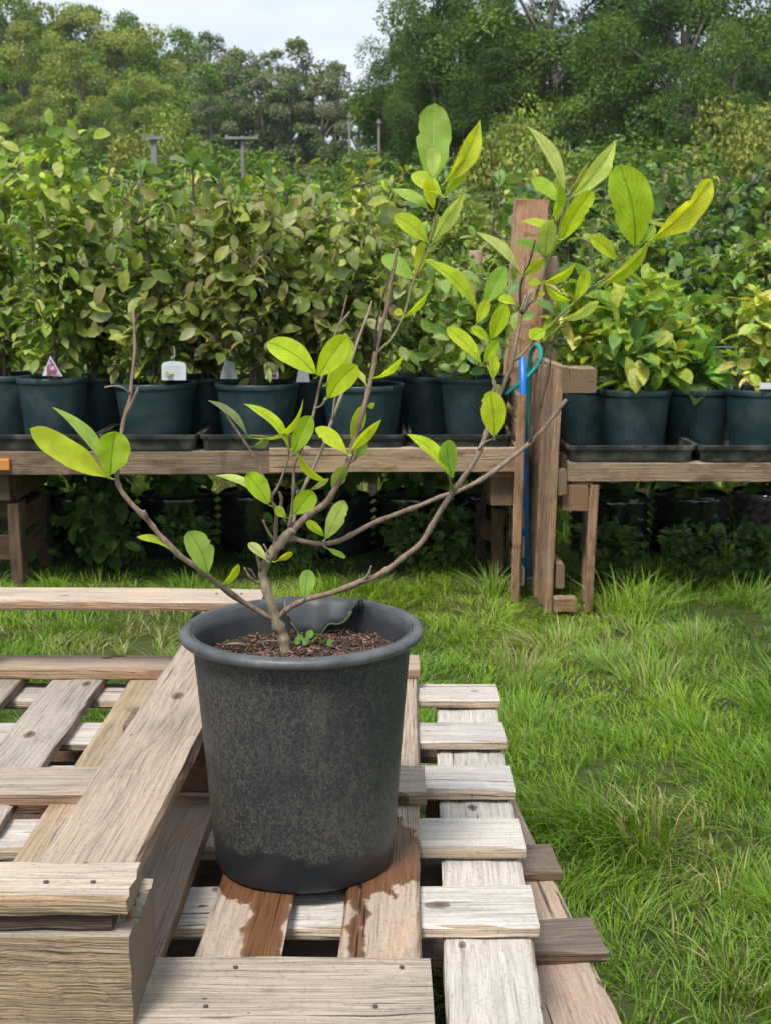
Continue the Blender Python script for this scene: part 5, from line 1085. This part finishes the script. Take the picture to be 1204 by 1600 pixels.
# ------------------------------------------------------------------ grass
def vnoise(x, y, seed, s):
    rng = np.random.default_rng(seed); G = rng.uniform(0, 1, (128, 128)); x = x*s+50; y = y*s+50; i = np.floor(x).astype(int); j = np.floor(y).astype(int); u = x-i; v = y-j
    u = u*u*(3-2*u); v = v*v*(3-2*v); g = lambda a, b: G[a % 128, b % 128]
    return (g(i, j)*(1-u)+g(i+1, j)*u)*(1-v)+(g(i, j+1)*(1-u)+g(i+1, j+1)*u)*v
def grass():
    rng = np.random.default_rng(77); X = []; Y = []; Hh = []; Wd = []; AX = []; AY = []; TC = []; SP = []
    def tufts(cx, cy, per, rad, h, w, spread):
        n = len(cx); k = np.repeat(np.arange(n), per); m = len(k); a = rng.uniform(0, 6.283, m); q = np.sqrt(rng.uniform(0, 1, m))
        dx = np.cos(a)*q; dy = np.sin(a)*q; X.append(cx[k]+dx*rad[k]); Y.append(cy[k]+dy*rad[k]); Hh.append(h[k]*rng.uniform(.5, 1.2, m)); Wd.append(w*rng.uniform(.6, 1.25, m))
        AX.append(dx); AY.append(dy); TC.append(rng.normal(0, 1, n)[k]); SP.append(np.full(m, spread))
    for x0, x1, y0, y1, dens, per, w, hb in ((-1.2, 2.0, 1.3, 3.3, 720, 17, .0034, .050), (-2.6, 3.2, 3.3, 5.4, 450, 16, .0038, .043), (-5, 5.5, 5.4, 9.5, 60, 12, .008, .14)):
        n = int((x1-x0)*(y1-y0)*dens); x = rng.uniform(x0, x1, n); y = rng.uniform(y0, y1, n); keep = np.abs(x) < 0.44*y+0.45; x = x[keep]; y = y[keep]
        tu = vnoise(x, y, 1, 1.7)*.5+vnoise(x, y, 2, 4.5)*.5
        bare = vnoise(x, y, 21, 3.4); keep = rng.uniform(0, 1, len(x)) > np.clip((bare-.66)*2.2, 0, .65)+np.where((y > 4.8) & (y < 5.5), .6, 0); x = x[keep]; y = y[keep]; tu = tu[keep]
        tufts(x, y, per, rng.uniform(.02, .055, len(x)), hb*(.42+1.35*np.clip(tu, .1, 1)**1.8*1.4)*rng.uniform(.75, 1.3, len(x)), w, 1.0)
    n = 46; tufts(rng.uniform(-2.3, 2.9, n), rng.uniform(4.45, 5.1, n), 110, rng.uniform(.06, .16, n), rng.uniform(.06, .12, n), .0040, 1.1)
    tufts(np.array([.86, .95, .40, 1.35]), np.array([4.48, 4.52, 4.75, 4.6]), 90, np.array([.10, .09, .09, .1]), np.array([.19, .16, .14, .13]), .0042, 1.1)
    n = 46; tufts(rng.uniform(.35, 2.0, n), rng.uniform(1.9, 4.2, n), 150, rng.uniform(.05, .12, n), rng.uniform(.08, .14, n), .0040, 0.95)
    x = np.concatenate(X); y = np.concatenate(Y); h = np.concatenate(Hh); w = np.concatenate(Wd); ax = np.concatenate(AX); ay = np.concatenate(AY); tc = np.concatenate(TC); sp = np.concatenate(SP); n = len(x); z = ground_height(x, y)
    h = np.where((y > 4.85) & (y < 5.5) & (x < .5), h*0.6, h)
    fl = vnoise(x, y, 5, 1.1)*12.0; amt = .15+.75*vnoise(x, y, 6, 2.0)
    dx = ax*sp+np.cos(fl)*amt+rng.normal(0, .28, n); dy = ay*sp+np.sin(fl)*amt+rng.normal(0, .28, n); lean = np.clip(np.hypot(dx, dy)*rng.uniform(.6, 1.2, n), .08, 1.8); ang = np.arctan2(dy, dx)
    d = np.stack([np.cos(ang), np.sin(ang), np.zeros(n)], 1); ang2 = ang+rng.normal(0, .6, n); s = np.stack([-np.sin(ang2), np.cos(ang2), np.zeros(n)], 1)
    base = np.stack([x, y, z-0.004], 1); ts = (0, .4, .75, 1.0); V = np.zeros((n, 7, 3))
    for k, t in enumerate(ts):
        c = base+d*(h*lean*t**1.8)[:, None]; c[:, 2] += h*(t-0.33*np.minimum(lean, 1.6)*t*t)
        ww = (w*(1.0, .9, .6, 0)[k]/2)[:, None]
        if k < 3: V[:, 2*k] = c-s*ww; V[:, 2*k+1] = c+s*ww
        else: V[:, 6] = c
    F = (np.arange(n)*7)[:, None, None]+np.array([(0, 1, 3), (0, 3, 2), (2, 3, 5), (2, 5, 4), (4, 5, 6)])[None]
    lush = np.array((0.135, 0.29, 0.008)); limeg = np.array((0.28, 0.41, 0.012)); blue = np.array((0.17, 0.28, 0.05)); straw = np.array((0.50, 0.42, 0.22)); oliv = np.array((0.24, 0.26, 0.06))
    a = np.clip(vnoise(x, y, 8, 1.6)+.22*tc, 0, 1)[:, None]; C = lush*(1-a)+limeg*a
    b = ((vnoise(x, y, 9, 2.4)+.25*tc)*rng.uniform(.6, 1.2, n) > .66)[:, None]; C = np.where(b, blue, C)
    dry = vnoise(x, y, 10, 1.5)*.55+vnoise(x, y, 11, 5.0)*.45; pdry = np.clip((dry-.50)*3.0, 0.03, .8); r = rng.uniform(0, 1, n)
    C = np.where((r < pdry)[:, None], np.where(rng.uniform(0, 1, (n, 1)) < .5, straw, oliv), C); C = np.clip(C*(1+rng.normal(0, .15, (n, 1)))*(1+.10*tc[:, None]), .008, 1)
    o = link('grass', np_mesh('grass', V.reshape(-1, 3), F.reshape(-1, 3), np.repeat(C, 7, 0), GRASSM)); tag(o, 'uneven green meadow grass with dry straw patches around the benches', 'grass', kind='stuff')
grass()

# ------------------------------------------------------------------ damp air over the meadow
m = MB(); m.box(-260, 260, -30, 420, -4.0, 40.0); hz_ = m.build('haze', None); tag(hz_, kind='stuff')
hm = bpy.data.materials.new('damp_air'); hm.use_nodes = True; hm.node_tree.nodes.clear()
pv = hm.node_tree.nodes.new('ShaderNodeVolumePrincipled'); pv.inputs['Color'].default_value = (0.90, 0.95, 1.0, 1); pv.inputs['Density'].default_value = 0.00035; pv.inputs['Anisotropy'].default_value = 0.2
mo = hm.node_tree.nodes.new('ShaderNodeOutputMaterial'); hm.node_tree.links.new(pv.outputs[0], mo.inputs['Volume']); hz_.data.materials.append(hm)
